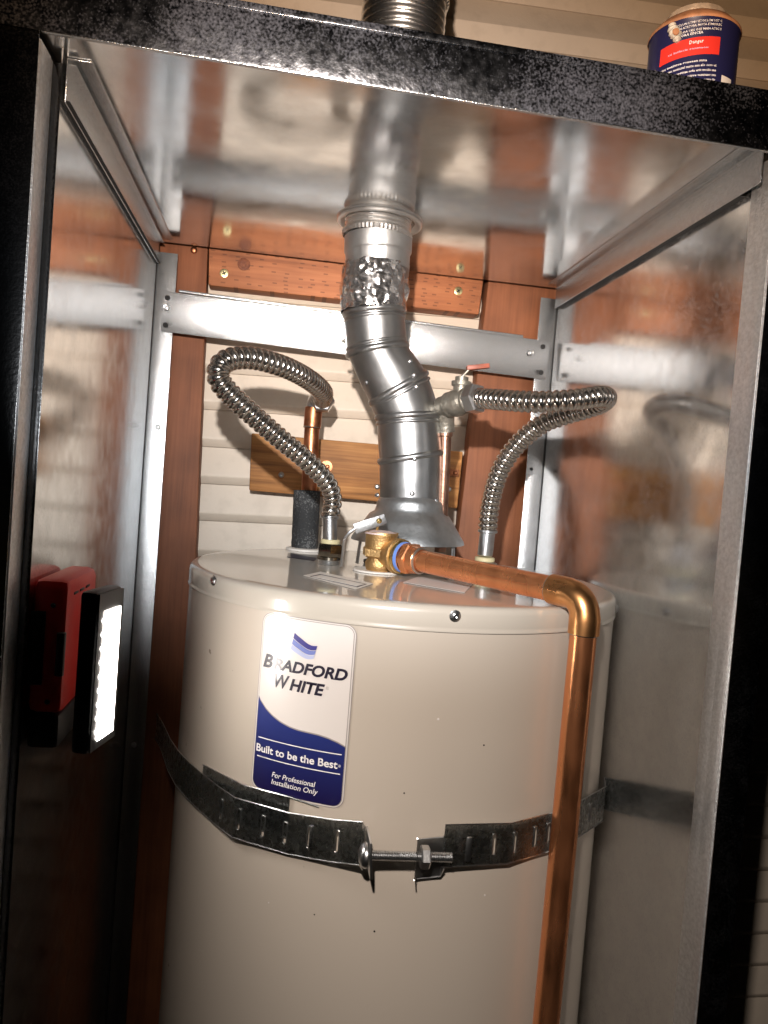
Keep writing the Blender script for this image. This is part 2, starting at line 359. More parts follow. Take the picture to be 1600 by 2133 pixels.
# =================================================================== CABINET
cab = thing('metal_cabinet', 'open galvanized sheet metal cabinet enclosing the beige water heater', 'cabinet', (0, .26, ZB))
YF, YB, ZC = -.048, .524, .4725
XL, XR = -.3300, .3312
bm = bmesh.new(); box(bm, (XL-.0012, -.0085, ZB), (XL, YB+.004, ZC+.001)); obj('side_panel', bm, galv_panel, cab)
bm = bmesh.new(); box(bm, (XR, -.016, ZB), (XR+.0012, YB+.004, ZC+.001)); obj('side_panel', bm, galv_panel, cab)
bm = bmesh.new(); box(bm, (XL-.008, YF+.002, ZC), (XR+.010, YB+.006, ZC+.0015)); obj('ceiling_panel', bm, galv_roof, cab)
bm = bmesh.new(); box(bm, (XL-.040, YF+.003, ZC+.004), (XR+.032, YB+.004, .513), .001); obj('roof_pan', bm, galv_frame, cab)
galv_ret = mat('galvanised_return', (.80, .81, .82), .40, .92, bump=.3, bscale=420, var=.12, vscale=260, rvar=.06)
# front posts
def lpost(nm, parts, mats):
    pass
bm = bmesh.new(); box(bm, (-.3765, YF, ZB), (-.338, YF+.0012, .482), .0004); box(bm, (-.3775, YF, ZB), (-.3765, -.005, .482))
p1 = obj('front_post', bm, galv_post, cab, smooth=30)
bm = bmesh.new(); box(bm, (-.3386, YF+.0013, ZB), (-.3378, -.0095, .4655), .0002); obj('return_flange', bm, galv_ret, p1)
bm = bmesh.new(); box(bm, (-.3377, YF+.002, ZB), (-.3368, -.0185, .4650), .0003); obj('seam_strip', bm, galv_ret, p1)
bm = bmesh.new(); box(bm, (-.3375, -.0095, ZB), (-.3300, -.0086, .4655), .0002); obj('lip', bm, galv_post, p1)
bm = bmesh.new(); box(bm, (.3362, YF-.0015, ZB), (.3665, YF-.0003, .460), .0004); box(bm, (.3655, YF, ZB), (.3665, -.005, .460))
p2 = obj('front_post', bm, galv_post, cab, smooth=30)
bm = bmesh.new()
hexa(bm, [V(.3362, YF-.0002, ZB), V(.3372, YF-.0002, ZB), V(.3318, -.0165, ZB), V(.3308, -.0165, ZB), V(.3362, YF-.0002, .460), V(.3372, YF-.0002, .460), V(.3318, -.0165, .460), V(.3308, -.0165, .460)], .0002)
obj('return_flange', bm, galv_ret, p2)
bm = bmesh.new()
hexa(bm, [V(.3350, YF+.001, ZB), V(.3359, YF+.001, ZB), V(.3337, -.031, ZB), V(.3328, -.031, ZB), V(.3350, YF+.001, .459), V(.3359, YF+.001, .459), V(.3337, -.031, .459), V(.3328, -.031, .459)], .0003)
obj('seam_strip', bm, galv_ret, p2)
# front rail (slightly racked)
def zr(x): return .4697-.0085*(x+.02)/.35
bm = bmesh.new()
def railbox(bm, x0, x1, y0, y1, zb0, zb1, zt0, zt1, bev=.0008):
    hexa(bm, [V(x0, y0, zb0), V(x1, y0, zb1), V(x1, y1, zb1), V(x0, y1, zb0), V(x0, y0, zt0), V(x1, y0, zt1), V(x1, y1, zt1), V(x0, y1, zt0)], bev)
railbox(bm, -.378, .372, YF-.003, YF-.0017, .4705, .4605, .5215, .5165, .0005)
rail = obj('front_rail', bm, galv_front, cab, smooth=30)
bm = bmesh.new(); railbox(bm, -.336, .336, YF-.0028, YF+.0015, .4692, .4600, .4703, .4611, .0003); obj('bottom_lip', bm, galv_frame, rail)
bm = bmesh.new(); railbox(bm, -.378, .372, YF-.0016, YF+.010, .5195, .5145, .5213, .5163, .0004); obj('top_lip', bm, galv_front, rail)
bm = bmesh.new(); railbox(bm, -.378, .372, YF-.0040, YF-.0031, .5145, .5095, .5205, .5155, .0003); obj('hem', bm, galv_front, rail)
# ceiling trims
for s, xw in ((-1, XL), (1, XR)):
    xa = xw-s*(.0085 if s > 0 else .0035)
    yf = -.007 if s < 0 else -.044
    bm = bmesh.new(); box(bm, (xa-.0006, yf, .4335), (xa+.0006, .512, ZC-.0004), .0002)
    tr = obj('edge_trim', bm, galv_frame, cab)
    xb = xw-s*.024
    bm = bmesh.new(); box(bm, (min(xa, xb), yf, ZC-.0016), (max(xa, xb), .512, ZC-.0003), .0003); obj('trim_flange', bm, galv_frame, tr)
    xc = xw-s*.0105; bm = bmesh.new(); box(bm, (min(xa-s*.0007, xc-s*.0007), yf, .4655), (max(xa-s*.0007, xc-s*.0007), .512, .4668)); obj('trim_crease', bm, galv_frame, tr)
    xc = xw-s*.0012
    bm = bmesh.new(); box(bm, (min(xw-s*.0003, xw-s*.0078), -.007, .4338), (max(xw-s*.0003, xw-s*.0078), .512, .4345)); obj('trim_shade_strip', bm, dark, tr)  # dark strip put in for the shade between trim and wall
# rear corner flanges
bm = bmesh.new(); x1 = onY(372, 513, YB).x
box(bm, (XL+.0006, YB, ZB), (x1, YB+.0012, .4545), .0003); f1 = obj('corner_flange', bm, galv_frame, cab)
bm = bmesh.new(); x0 = onY(1127, 620, YB).x
box(bm, (x0, YB, ZB), (XR-.0006, YB+.0012, .4525), .0003); f2 = obj('corner_flange', bm, galv_frame, cab)
for s, f, xw in ((1, f1, XL), (-1, f2, XR)):
    bm = bmesh.new(); box(bm, (min(xw+s*.0002, xw+s*.0010), YB-.0010, ZB), (max(xw+s*.0002, xw+s*.0010), YB-.0002, .4545)); obj('corner_seam', bm, dark, f)
def rivet(p, parent, r=.0042, m=chrome, dk=False):
    bm = bmesh.new()
    if dk: lathe(bm, p, (0, -1, 0), [(r, -.0005), (r, .0005), (r*.8, .0009), (r*.3, .0006)], 16)
    else:
        lathe(bm, p, (0, -1, 0), [(r, -.0005), (r, .0006), (r*.8, .0012), (r*.62, .0010), (r*.5, .0026), (r*.2, .0030)], 18)
    obj('rivet', bm, m, parent)
for q in ((329, 890), (279, 1552)): rivet(onY(*q, YB-.0003), f1)
rivet(onY(1107, 977, YB-.0003), f2, .0028, dark, True)
# brace
bm = bmesh.new()
a0, a1 = onY(341, 606, .512), onY(1147, 711, .512); b0, b1 = onY(335, 690, .521), onY(1137, 791, .521)
t_ = Vector((0, .0012, 0)); hexa(bm, [b0, b1, b1+t_, b0+t_, a0, a1, a1+t_, a0+t_], .0004)
br = obj('rear_brace', bm, galv_frame, cab)
bm = bmesh.new(); c0, c1 = onY(372, 608, .5105), onY(1090, 703, .5105)
up = Vector((0, 0, .004)); dn = Vector((0, .006, -.001)); hexa(bm, [c0, c1, c1+dn, c0+dn, c0+up, c1+up, c1+up+dn, c0+up+dn], .0006)
obj('brace_lip', bm, galv_frame, br)
rivet(onY(347, 641, .5150), br, .0055); rivet(onY(1106, 735, .5130), br, .0052)
for q in ((349, 620), (345, 677), (1131, 722), (1127, 776)): rivet(onY(*q, .5135), br, .0042, dark, True)
# collar ring at the ceiling
hx, hy = -.0040, .314
bm = bmesh.new()
lathe(bm, V(hx, hy, ZC), (0, 0, -1), [(.0575, .0003), (.0585, .002), (.0575, .0038), (.0545, .0045), (.0510, .0030), (.0480, .0012), (.0480, -.002)], 64, False, False)
obj('collar_ring', bm, alu, cab)
# =================================================================== FLEXIBLE DUCT + VENT
def corrugated(bm, pts, L, R, pitch, depth, n=32, per=8, sharp=1.0, rf=None):
    N = int(L/pitch*per)
    P, L = spline(pts, N)
    def rad(i):
        ph = (i/per) % 1; s = .5+.5*math.cos(2*math.pi*ph); s = s**sharp
        k = rf(i/N) if rf else 1
        return (R-depth*(1-s))*k
    return sweep(bm, P, rad, n), P
du = thing('flexible_duct', 'shiny ribbed aluminum duct rising through the cabinet ceiling and above the roof', 'duct', (hx, hy, .44))
bm = bmesh.new(); corrugated(bm, [V(hx-.002, hy, .4545), V(hx, hy, .55), V(hx+.004, hy, .58)], .13, .0455, .0052, .0018, 56, 6)
obj('ribbed_sleeve', bm, alu, du)
bm = bmesh.new(); z0 = .453
cseg = 110; rs = []
for r_, z_ in ((.0462, z0-.0035), (.0475, z0-.001), (.0475, z0+.002), (.0458, z0+.004)):
    rs.append([bm.verts.new((hx-.002+math.cos(2*math.pi*i/cseg)*(r_+(.0007 if i % 2 else 0)), hy+math.sin(2*math.pi*i/cseg)*(r_+(.0007 if i % 2 else 0)), z_)) for i in range(cseg)])
for a, b in zip(rs, rs[1:]): bridge(bm, a, b)
obj('crimped_band', bm, alu, du, smooth=10)
dtop = onY(842, 40, hy)
bm = bmesh.new(); corrugated(bm, [V(hx+.006, hy, .515), V(hx+.008, hy, .62), V(dtop.x-.001, hy, dtop.z), V(dtop.x+.002, hy, 1.10)], .585, .0575, .0115, .0045, 64, 8, 1.0)
obj('ribbed_pipe', bm, alu, du)
bm = bmesh.new(); rs = []; zt = onY(842, 2, hy).z
for r_, z_ in ((.0565, -.004), (.0588, -.002), (.0588, .002), (.0565, .004)):
    rs.append([bm.verts.new((dtop.x+math.cos(2*math.pi*i/cseg)*(r_+(.0008 if i % 2 else 0)), hy+math.sin(2*math.pi*i/cseg)*(r_+(.0008 if i % 2 else 0)), zt+z_)) for i in range(cseg)])
for a, b in zip(rs, rs[1:]): bridge(bm, a, b)
obj('crimped_band', bm, alu, du, smooth=10)
# vent: rings defined by their visible ends
VY = .325
def ring_px(l, r, Y, squash=1.0):
    A, B = onY(*l, Y), onY(*r, Y); c = (A+B)/2; e1 = (B-A); R = e1.length/2; e1.normalize()
    e2 = Vector((0, 1, 0)); e2 = (e2-e1*e2.dot(e1)).normalized(); return c, e1, e2, R*.985
J = [((717, 492), (859, 500), .316, 'c'), ((718, 545), (854, 556), .317, 'c'), ((717, 655), (842, 650), .319, 'b'), ((724, 740), (848, 721), .322, 'b'),
     ((772, 841), (888, 777), .325, 'b'), ((784, 870), (917, 866), VY, 'b'), ((790, 962), (923, 942), VY, 'b'), ((791, 1038), (920, 1043), VY, 'c')]
JR = [ring_px(*j[:3]) for j in J]
vent = thing('vent_pipe', 'bent sectioned galvanized exhaust pipe from heater hood up to the ceiling', 'pipe', (JR[-1][0].x, VY, .10))
def loft(bm, a, b, n=56, steps=6):
    rings = []
    for k in range(steps+1):
        t = k/steps; c = a[0].lerp(b[0], t); e1 = a[1].lerp(b[1], t).normalized(); e2 = a[2].lerp(b[2], t); e2 = (e2-e1*e2.dot(e1)).normalized()
        R1 = a[3]*(1-t)+b[3]*t; R2 = .0405 if True else R1
        # stretched ring where the gore plane is tilted
        rings.append([bm.verts.new(c+e1*(math.cos(2*math.pi*i/n)*R1)+e2*(math.sin(2*math.pi*i/n)*min(R1, R2*1.03))) for i in range(n)])
    for p, q in zip(rings, rings[1:]): bridge(bm, p, q)
for i in range(len(JR)-1):
    if i == 0: continue
    bm = bmesh.new(); loft(bm, JR[i], JR[i+1]); obj('pipe_section', bm, galv_vent, vent)
# connector with crimped lower rim
bm = bmesh.new(); n = 72; a, b = JR[0], JR[1]; rings = []
for t, rr, cr in ((-.02, .985, 0), (0, 1.0, 0), (.55, 1.0, 0), (.62, .975, .02), (.66, .955, .03), (1, .95, .012), (1.25, .95, .0)):
    c = a[0].lerp(b[0], t); e1 = a[1]; e2 = a[2]
    rings.append([bm.verts.new(c+(e1*math.cos(2*math.pi*i/n)+e2*math.sin(2*math.pi*i/n))*a[3]*(rr-(cr if i % 9 == 0 else 0))) for i in range(n)])
for p, q in zip(rings, rings[1:]): bridge(bm, p, q)
obj('crimped_connector', bm, galv_conn, vent)
for i, j in enumerate(J):
    if j[3] == 'b':
        c, e1, e2, R = JR[i]; bm = bmesh.new()
        w_ = e1.cross(e2).normalized(); n, m = 72, 10; rs = []
        for k in range(n):
            a = 2*math.pi*k/n; R2 = min(R, .0417); cc = c+e1*math.cos(a)*R+e2*math.sin(a)*R2; dd = (e1*math.cos(a)+e2*math.sin(a)).normalized()
            rs.append([bm.verts.new(cc+dd*(math.cos(2*math.pi*q/m)*.0034)+w_*(math.sin(2*math.pi*q/m)*.0046)) for q in range(m)])
        for k in range(n): bridge(bm, rs[k], rs[(k+1) % n])
        obj('joint_bead', bm, galv_vent, vent)
        if i in (2, 3, 4, 5):
            bm = bmesh.new(); rs = []; sg = 1 if w_.z < 0 else -1
            for k in range(n):
                a = 2*math.pi*k/n; R2 = min(R, .0417); cc = c+e1*math.cos(a)*R*.992+e2*math.sin(a)*R2*.992+w_*(.0082*sg*(1 if i != 3 else -1)); dd = (e1*math.cos(a)+e2*math.sin(a)).normalized()
                rs.append([bm.verts.new(cc+dd*(math.cos(2*math.pi*q/m)*.0020)+w_*(math.sin(2*math.pi*q/m)*.0026)) for q in range(m)])
            for k in range(n): bridge(bm, rs[k], rs[(k+1) % n])
            obj('joint_bead', bm, galv_vent, vent)
# foil tape: crumpled sleeve
bm = bmesh.new(); n, mrow = 110, 34; a = ring_px((712, 552), (851, 560), .317); b = ring_px((713, 648), (842, 655), .319)
rnd = random.Random(3); rows = []
import mathutils.noise as mn
for k in range(mrow+1):
    t = k/mrow; c = a[0].lerp(b[0], t); e1 = a[1].lerp(b[1], t).normalized(); e2 = a[2]; R = .0440-.0015*t; row = []
    for i in range(n):
        th = 2*math.pi*i/n; p = Vector((math.cos(th)*2.2, math.sin(th)*1.0, t*1.9))
        v1 = mn.voronoi(p*1.7)[0]; cr = (v1[1]-v1[0])
        v2 = mn.voronoi(p*4.6+Vector((3, 1, 2)))[0]; cr2 = (v2[1]-v2[0])
        bulge = .0042*math.exp(-((t-.55)/.32)**2)*(.6+.5*mn.noise(p*.8))
        R_ = R+bulge+.0036*cr+.0002+.0014*cr2+.0012*mn.noise(p*2.5)
        edge = .0030*mn.noise(Vector((th*2.2, 5, 0))) if k in (0, mrow) else .0012*mn.noise(p*5)
        row.append(bm.verts.new(c+e1*math.cos(th)*R_+e2*math.sin(th)*R_+Vector((0, 0, edge))))
    rows.append(row)
for p, q in zip(rows, rows[1:]): bridge(bm, p, q)
obj('foil_tape', bm, foil, vent, smooth=22)
# small screws on the vent
def surf_on(c, e1, e2, R, x, y):
    """point on front of a tube of radius R round centre line depth"""
    P = onY(x, y, c.y); s = max(-.98, min(.98, (P-c).dot(e1)/R)); q = math.sqrt(1-s*s); return P-e2*(R*q), (e1*s-e2*q)
for (x, y, k) in ((733, 509, 0), (795, 512, 0), (848, 527, 0), (720, 563, 0), (846, 760, 4), (852, 790, 5), (857, 813, 5), (762, 800, 4), (853, 957, 6), (848, 1027, 7), (785, 1031, 7), (900, 1041, 7), (717, 712, 3)):
    c, e1, e2, R = JR[k]; p, nrm = surf_on(c, e1, e2, min(R, .0417), x, y); bm = bmesh.new(); dome(bm, p, nrm, .0034, .0022); lathe(bm, p, nrm, [(.0026, 0), (.0026, .0034), (.0021, .0037)], 6)
    obj('sheet_screw', bm, chrome if k else dark if x in (733, 848) else galv_vent, vent)
# draft hood
hc = JR[-1][0]; hx0, hz = hc.x, hc.z
zb = onY(840, 1127, VY).z
hood = thing('draft_hood', 'flared grey sheet metal draft hood standing on legs over the heater top', 'draft hood', (hx0, VY, TZ))
H = hz-zb
def hoodtilt(bm): 
    for v in bm.verts: v.co.z += (v.co.x-hx0)*.02
bm = bmesh.new(); pr = [(.0410, H+.006), (.0425, H+.002), (.0455, H-.001), (.0475, H-.006), (.0480, H-.012), (.0500, H-.018), (.0560, H*.64), (.0650, H*.42), (.0735, H*.2), (.0790, .004), (.0800, .0), (.0786, -.0005), (.072, H*.18)]
lathe(bm, V(hx0, VY, zb), (0, 0, 1), pr, 72, False, False); hoodtilt(bm); obj('hood', bm, mat('hood_steel', (.50, .52, .53), .42, 1, bump=.2, bscale=200, var=.15, vscale=50, rvar=.06), hood, smooth=50)
for an in (200, 318, 80, 262):
    d = V(math.cos(math.radians(an)), math.sin(math.radians(an)), 0); s_ = V(-d.y, d.x, 0)
    a = V(hx0, VY, zb+.004)+d*.073; b = V(hx0, VY, TZ+.0015)+d*.076
    bm = bmesh.new(); wd = .004
    hexa(bm, [b-s_*wd, b+s_*wd, b+s_*wd+d*.0012, b-s_*wd+d*.0012, a-s_*wd, a+s_*wd, a+s_*wd+d*.0012, a-s_*wd+d*.0012], .0003)
    obj('leg', bm, galv_vent, hood)
bm = bmesh.new(); lathe(bm, V(hx0, VY, TZ+.001), (0, 0, 1), [(.060, 0), (.060, .003), (.040, .004), (.040, .0)], 48); obj('flue_baffle', bm, dark, hood)
# =================================================================== WATER HEATER
wh = thing('water_heater', 'tall beige cylindrical water heater tank with blue and white sticker', 'water heater', (TX, TY, ZB))
bm = bmesh.new(); lathe(bm, V(TX, TY, ZB), (0, 0, 1), [(TR-.001, 0), (TR-.001, .04), (TR-.0014, 1.02), (TR-.0014, -ZB+TZ-.020)], 192, True, False)
obj('tank_shell', bm, enamel, wh)
zt = -ZB+TZ
bm = bmesh.new(); lathe(bm, V(TX, TY, ZB), (0, 0, 1), [(TR-.0012, zt-.0255), (TR+.0004, zt-.0252), (TR+.0006, zt-.0235), (TR-.0002, zt-.0222), (TR, zt-.020), (TR, zt-.0075), (TR-.0009, zt-.004), (TR-.0030, zt-.0015), (TR-.0062, zt-.0003), (TR-.0100, zt), (TR-.02, zt-.0002), (.12, zt-.0004), (.001, zt-.0004)], 192, False, True)
obj('lid', bm, enamel_top, wh, smooth=60)
for q in ((446, 1209), (948, 1283), (1285, 1268)):
    p = cyl(*q, TR); nrm = V(p.x-TX, p.y-TY, 0).normalized(); p = V(TX, TY, p.z)+nrm*(TR+.0002); bm = bmesh.new()
    lathe(bm, p, nrm, [(.0056, 0), (.0058, .0004), (.0050, .0010), (.0046, .0012), (.0038, .0024), (.0022, .0030), (.0016, .0026), (.0004, .0020)], 24); obj('lid_screw', bm, chrome, wh)
for x, y, r_, m_ in ((780, 1940, .0011, 'dark_hole'), (913, 1498, .0012, 'label_white'), (1008, 1552, .0009, 'dark_hole'), (842, 1652, .0009, 'dark_hole'), (655, 1905, .0008, 'dark_hole'), (1010, 1865, .0010, 'label_white'), (560, 1880, .0009, 'label_white')):
    p = cyl(x, y, TR-.0014); nrm = V(p.x-TX, p.y-TY, 0).normalized(); bm = bmesh.new(); lathe(bm, p, nrm, [(r_, -.0003), (r_*.9, .0003), (r_*.3, .0004)], 8); obj('chip_mark', bm, MATS[m_], wh)
# lid stickers, grommets
def patch(name, cs, z, m, parent, label=None):
    bm = bmesh.new(); q = [onZ(x, y, z) for x, y in cs]; hexa(bm, q+[p+V(0, 0, .0003) for p in q]); return obj(name, bm, m, parent, smooth=0, label=label)
sk = patch('lid_sticker', [(632, 1199), (668, 1191), (778, 1216), (741, 1228)], TZ+.0002, plastic_w, wh)
patch('sticker_border', [(646, 1201), (667, 1196), (764, 1217), (745, 1223)], TZ+.0006, black_ink, sk)
patch('sticker_face', [(650, 1201.3), (669, 1198), (759, 1217), (743, 1221)], TZ+.0010, plastic_w, sk)
patch('lid_sticker', [(840, 1213), (872, 1201), (985, 1216), (968, 1235)], TZ+.0002, mat('clear_sticker', (.55, .52, .50), .45, coat=.3, bump=.4, bscale=500), wh)
patch('lid_sticker', [(600, 1152), (660, 1163), (655, 1168), (598, 1160)], TZ+.0002, black_ink, wh)
bm = bmesh.new(); c = onZ(636, 1146, TZ); lathe(bm, V(c.x, c.y, TZ), (0, 0, 1), [(.031, 0), (.030, .003), (.026, .004), (.002, .004)], 32); obj('grommet', bm, plastic_w, wh)
bm = bmesh.new(); rs_=[]
# ---- sticker on the shell
L0 = cyl(548, 1272, TR); L1 = cyl(745, 1302, TR); L2 = cyl(512, 1638, TR)
ang0 = math.atan2(L0.y-TY, L0.x-TX); ang1 = math.atan2(L1.y-TY, L1.x-TX); LW = abs(ang1-ang0)*TR; LT = -.0213; LH = .1815
print('label', LW, ang0, ang1)
def lab(u, v, off):  # u right 0..1, v down 0..1
    a = ang0+(ang1-ang0)*u-.0; r = TR-.0014+off
    return V(TX+math.cos(a)*r, TY+math.sin(a)*r, LT-LH*v)
def in_round(v, rad):
    """u-range inside rounded rect at height v; rad in metres"""
    d = min(v, 1-v)*LH
    if d >= rad: return 0, 1
    e = (rad-math.sqrt(max(rad*rad-(rad-d)**2, 0)))/LW; return e, 1-e
def strip_shape(name, vtop, vbot, u0, u1, off, m, parent, rad=.010, n=48, inset=0):
    """vertical columns between vtop(u), vbot(u), clipped by rounded corners"""
    bm = bmesh.new(); prev = None
    us = [u0+(u1-u0)*(.5-.5*math.cos(math.pi*i/n)) for i in range(n+1)]
    for u in us:
        dx = min(u-inset/LW, 1-inset/LW-u)*LW; rr = rad-inset
        e = inset/LH if dx >= rr else inset/LH+(rr-math.sqrt(max(rr*rr-(rr-max(dx, 0))**2, 0)))/LH
        a, b = max(vtop(u), e), min(vbot(u), 1-e)
        col = [bm.verts.new(lab(u, a+(b-a)*k/4, off)) for k in range(5)]
        if prev:
            for k in range(4): bm.faces.new((prev[k], prev[k+1], col[k+1], col[k]))
        prev = col
    return obj(name, bm, m, parent, smooth=60)
lbl = strip_shape('brand_sticker', lambda u: 0, lambda u: 1, 0, 1, .0005, grey_ink, wh, .0115)
strip_shape('sticker_margin', lambda u: 0, lambda u: 1, .008, .992, .0007, white_l, lbl, .0115, inset=.0008)
strip_shape('border_line', lambda u: 0, lambda u: 1, .020, .980, .0009, grey_ink, lbl, .0115, inset=.0019)
strip_shape('white_field', lambda u: 0, lambda u: 1, .026, .974, .0011, white_l, lbl, .0115, inset=.0025)
cu = [(0, .455), (.05, .50), (.12, .538), (.2, .568), (.3, .593), (.4, .609), (.5, .616), (.6, .618), (.7, .620), (.8, .628), (.9, .644), (1, .668)]
def swo(u):
    for (a, b), (c, d) in zip(cu, cu[1:]):
        if a <= u <= c: t = (u-a)/(c-a); return b+(d-b)*t
    return cu[-1][1]
strip_shape('grey_swoosh', lambda u: swo(u)-.007, lambda u: swo(u)+.006, .026, .974, .0012, grey_ink, lbl, .0115, inset=.0026)
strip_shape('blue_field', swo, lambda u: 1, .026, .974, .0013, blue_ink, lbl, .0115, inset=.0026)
for v in (.700, .806): strip_shape('rule', lambda u, v=v: v, lambda u, v=v: v+.0055, .06, .945, .0015, white_ink, lbl, 0)
def text(body, u0, u1, vbase, cap, off, m, parent, shear=0, bold=0, name='lettering', squeeze=None):
    cv = bpy.data.curves.new('txt', 'FONT'); cv.body = body; cv.size = 1; cv.shear = shear; cv.offset = bold; cv.resolution_u = 4
    o = bpy.data.objects.new('txt', cv); COL.objects.link(o); dg = bpy.context.evaluated_depsgraph_get()
    me = o.evaluated_get(dg).to_mesh(); bm = bmesh.new(); bm.from_mesh(me); o.evaluated_get(dg).to_mesh_clear(); bpy.data.objects.remove(o); bpy.data.curves.remove(cv)
    bmesh.ops.triangulate(bm, faces=bm.faces)
    for _ in range(2):
        es = [e for e in bm.edges if abs(e.verts[0].co.x-e.verts[1].co.x) > .25]
        if es: bmesh.ops.subdivide_edges(bm, edges=es, cuts=1)
    xs = [v.co.x for v in bm.verts]; x0, x1 = min(xs), max(xs); capu = .73
    for v in bm.verts:
        u = u0+(u1-u0)*(v.co.x-x0)/(x1-x0); vv = vbase-cap*v.co.y/capu; v.co = lab(u, vv, off)
    return obj(name, bm, m, parent, smooth=0)
text('RADFORD', .178, .945, .303, .062, .0015, black_ink, lbl, .22, .036)
text('B', .052, .166, .303, .074, .0015, black_ink, lbl, .22, .036)
text('HITE', .372, .735, .402, .064, .0015, black_ink, lbl, .22, .036)
text('W', .198, .368, .402, .076, .0015, black_ink, lbl, .22, .026)
text('\u00ae', .745, .775, .366, .018, .0015, grey_ink, lbl)
text('Built to be the Best', .045, .915, .781, .043, .0016, white_ink, lbl, 0, .020)
text('\u00ae', .920, .945, .772, .015, .0016, white_ink, lbl)
text('For Professional', .25, .715, .902, .030, .0016, white_ink, lbl, .2, .008)
text('Installation Only', .25, .745, .941, .030, .0016, white_ink, lbl, .2, .008)
# waving flag emblem
def flagband(k0, k1, m):
    def wv(u): t = (u-.375)/.25; return .018*math.sin(t*2*math.pi*.95+.2)-.035*(1-t)+.015
    bm = bmesh.new(); prev = None
    for i in range(25):
        t = i/24; u = .385+.245*t
        col = []
        for k in range(4):
            f = k0+(k1-k0)*k/3; vv = .085+.092*f+.050*(1-math.exp(-3.2*t))-.006*math.sin(math.pi*2*t)-.02*f*t+.005*t; uu = u-.030*f; col.append(bm.verts.new(lab(uu, vv, .0016)))
        if prev:
            for k in range(3): bm.faces.new((prev[k], prev[k+1], col[k+1], col[k]))
        prev = col
    obj('flag_emblem', bm, m, lbl, smooth=60)
flagband(0, .33, flag_a); flagband(.37, .68, flag_b); flagband(.72, 1.0, flag_c)
bm = bmesh.new(); bm.free()
# =================================================================== RELIEF VALVE + DISCHARGE PIPE
vy = .235
vc = onY(790, 1182, vy); vx = vc.x; 
rv = thing('relief_valve', 'cast brass relief valve with a flat metal test lever on heater lid', 'valve', (vx, vy, TZ))
bm = bmesh.new(); lathe(bm, V(vx-.002, vy, TZ), (0, 0, 1), [(.032, 0), (.031, .002), (.027, .0025), (.022, .0015), (.001, .0015)], 40); obj('escutcheon', bm, plastic_w, rv)
zz = lambda y: onY(785, y, vy).z
bm = bmesh.new(); lathe(bm, V(vx, vy, TZ+.001), (0, 0, 1), [(.0165, 0), (.0180, .004), (.0190, .010), (.0165, .014), (.0160, .020), (.0195, .024), (.0205, .030), (.0205, .048), (.0215, .050), (.0215, zz(1112)-TZ-.002), (.0200, zz(1112)-TZ)], 40)
obj('body', bm, brass, rv, smooth=50)
bm = bmesh.new(); hexnut(bm, V(vx, vy, zz(1160)), V(vx, vy, zz(1140)), .0245); obj('hex_collar', bm, brass, rv, smooth=30)
ztop = zz(1112)
bm = bmesh.new(); lathe(bm, V(vx-.001, vy, ztop), (0, 0, 1), [(.0215, 0), (.0215, .002), (.012, .0045), (.002, .005)], 32); obj('cap_plate', bm, pinkish, rv)
pa, pb = onY(738, 1102, vy-.012), onY(804, 1080, vy-.012)
bm = bmesh.new(); dv = (pb-pa).normalized(); up_ = V(0, 0, 1); up_ = (up_-dv*up_.dot(dv)).normalized(); bk = dv.cross(up_).normalized()
wd = .0066
hexa(bm, [pa-up_*wd, pb-up_*wd, pb-up_*wd+bk*.0015, pa-up_*wd+bk*.0015, pa+up_*wd, pb+up_*wd, pb+up_*wd+bk*.0015, pa+up_*wd+bk*.0015], .0008)
lv = obj('test_lever', bm, lever_m, rv)
for k in (-1, 1):
    bm = bmesh.new(); a, b = pa+up_*wd*.86*k-bk*.001, pb+up_*wd*.86*k-bk*.001; rod(bm, a, b, .0009, 8); obj('lever_edge', bm, chrome, lv)
bm = bmesh.new(); e = onY(716, 1125, vy-.01); sweep(bm, spline([pa+V(.002, 0, .001), onY(728, 1110, vy-.012), onY(718, 1125, vy-.010), onY(715, 1150, vy-.006), onY(711, 1180, vy-.004)], 24)[0], .0022, 8); obj('lever_tail', bm, chrome, rv)
bm = bmesh.new(); c = pa.lerp(pb, .78); dome(bm, c-bk*.0, -bk if bk.y > 0 else bk, .0042, .003); lathe(bm, c, -bk if bk.y > 0 else bk, [(.0015, 0), (.0015, .006), (.0008, .007)], 10)
rod(bm, V(c.x, vy, ztop+.002), c+V(0, .004, .006), .0018, 8); obj('lever_pin', bm, brass_s, rv)
# outlet and pipe
PB = onY(1212, 1240, -.005); PA = onY(838, 1160, vy-.03); ax = (PB-PA).normalized(); PS = PA-ax*.028
bm = bmesh.new(); lathe(bm, PS, ax, [(.0150, -.012), (.0170, .0), (.0185, .010), (.0210, .016), (.0225, .019), (.0225, .023), (.020, .0245)], 32); obj('outlet_boss', bm, brass, rv, smooth=50)
bm = bmesh.new(); lathe(bm, PS+ax*.0245, ax, [(.0210, 0), (.0215, .001), (.0215, .004), (.020, .005)], 32); obj('outlet_ring', bm, brass_s, rv)
dp = thing('discharge_pipe', 'bright copper discharge pipe with elbow bending down in front of tank', 'pipe', (PB.x, PB.y, ZB+.2))
bm = bmesh.new(); lathe(bm, PS+ax*.0296, ax, [(.0180, 0), (.0195, .001), (.0190, .0042), (.017, .005)], 32); obj('thread_sealant', bm, blue_tape, dp)
bm = bmesh.new(); lathe(bm, PS+ax*.0346, ax, [(.0160, 0), (.0185, .0005), (.0185, .002)], 32, True, False); hexnut(bm, PS+ax*.0366, PS+ax*.048, .0208); lathe(bm, PS+ax*.048, ax, [(.0172, 0), (.0168, .011), (.0160, .012)], 32); obj('male_adapter', bm, copper, dp, smooth=30)
bm = bmesh.new(); torus(bm, PS+ax*.0605, *frame_of(ax), .0150, .0016, 40, 8); obj('solder_ring', bm, solder, dp)
RP = .0134
EB = PB-ax*.036
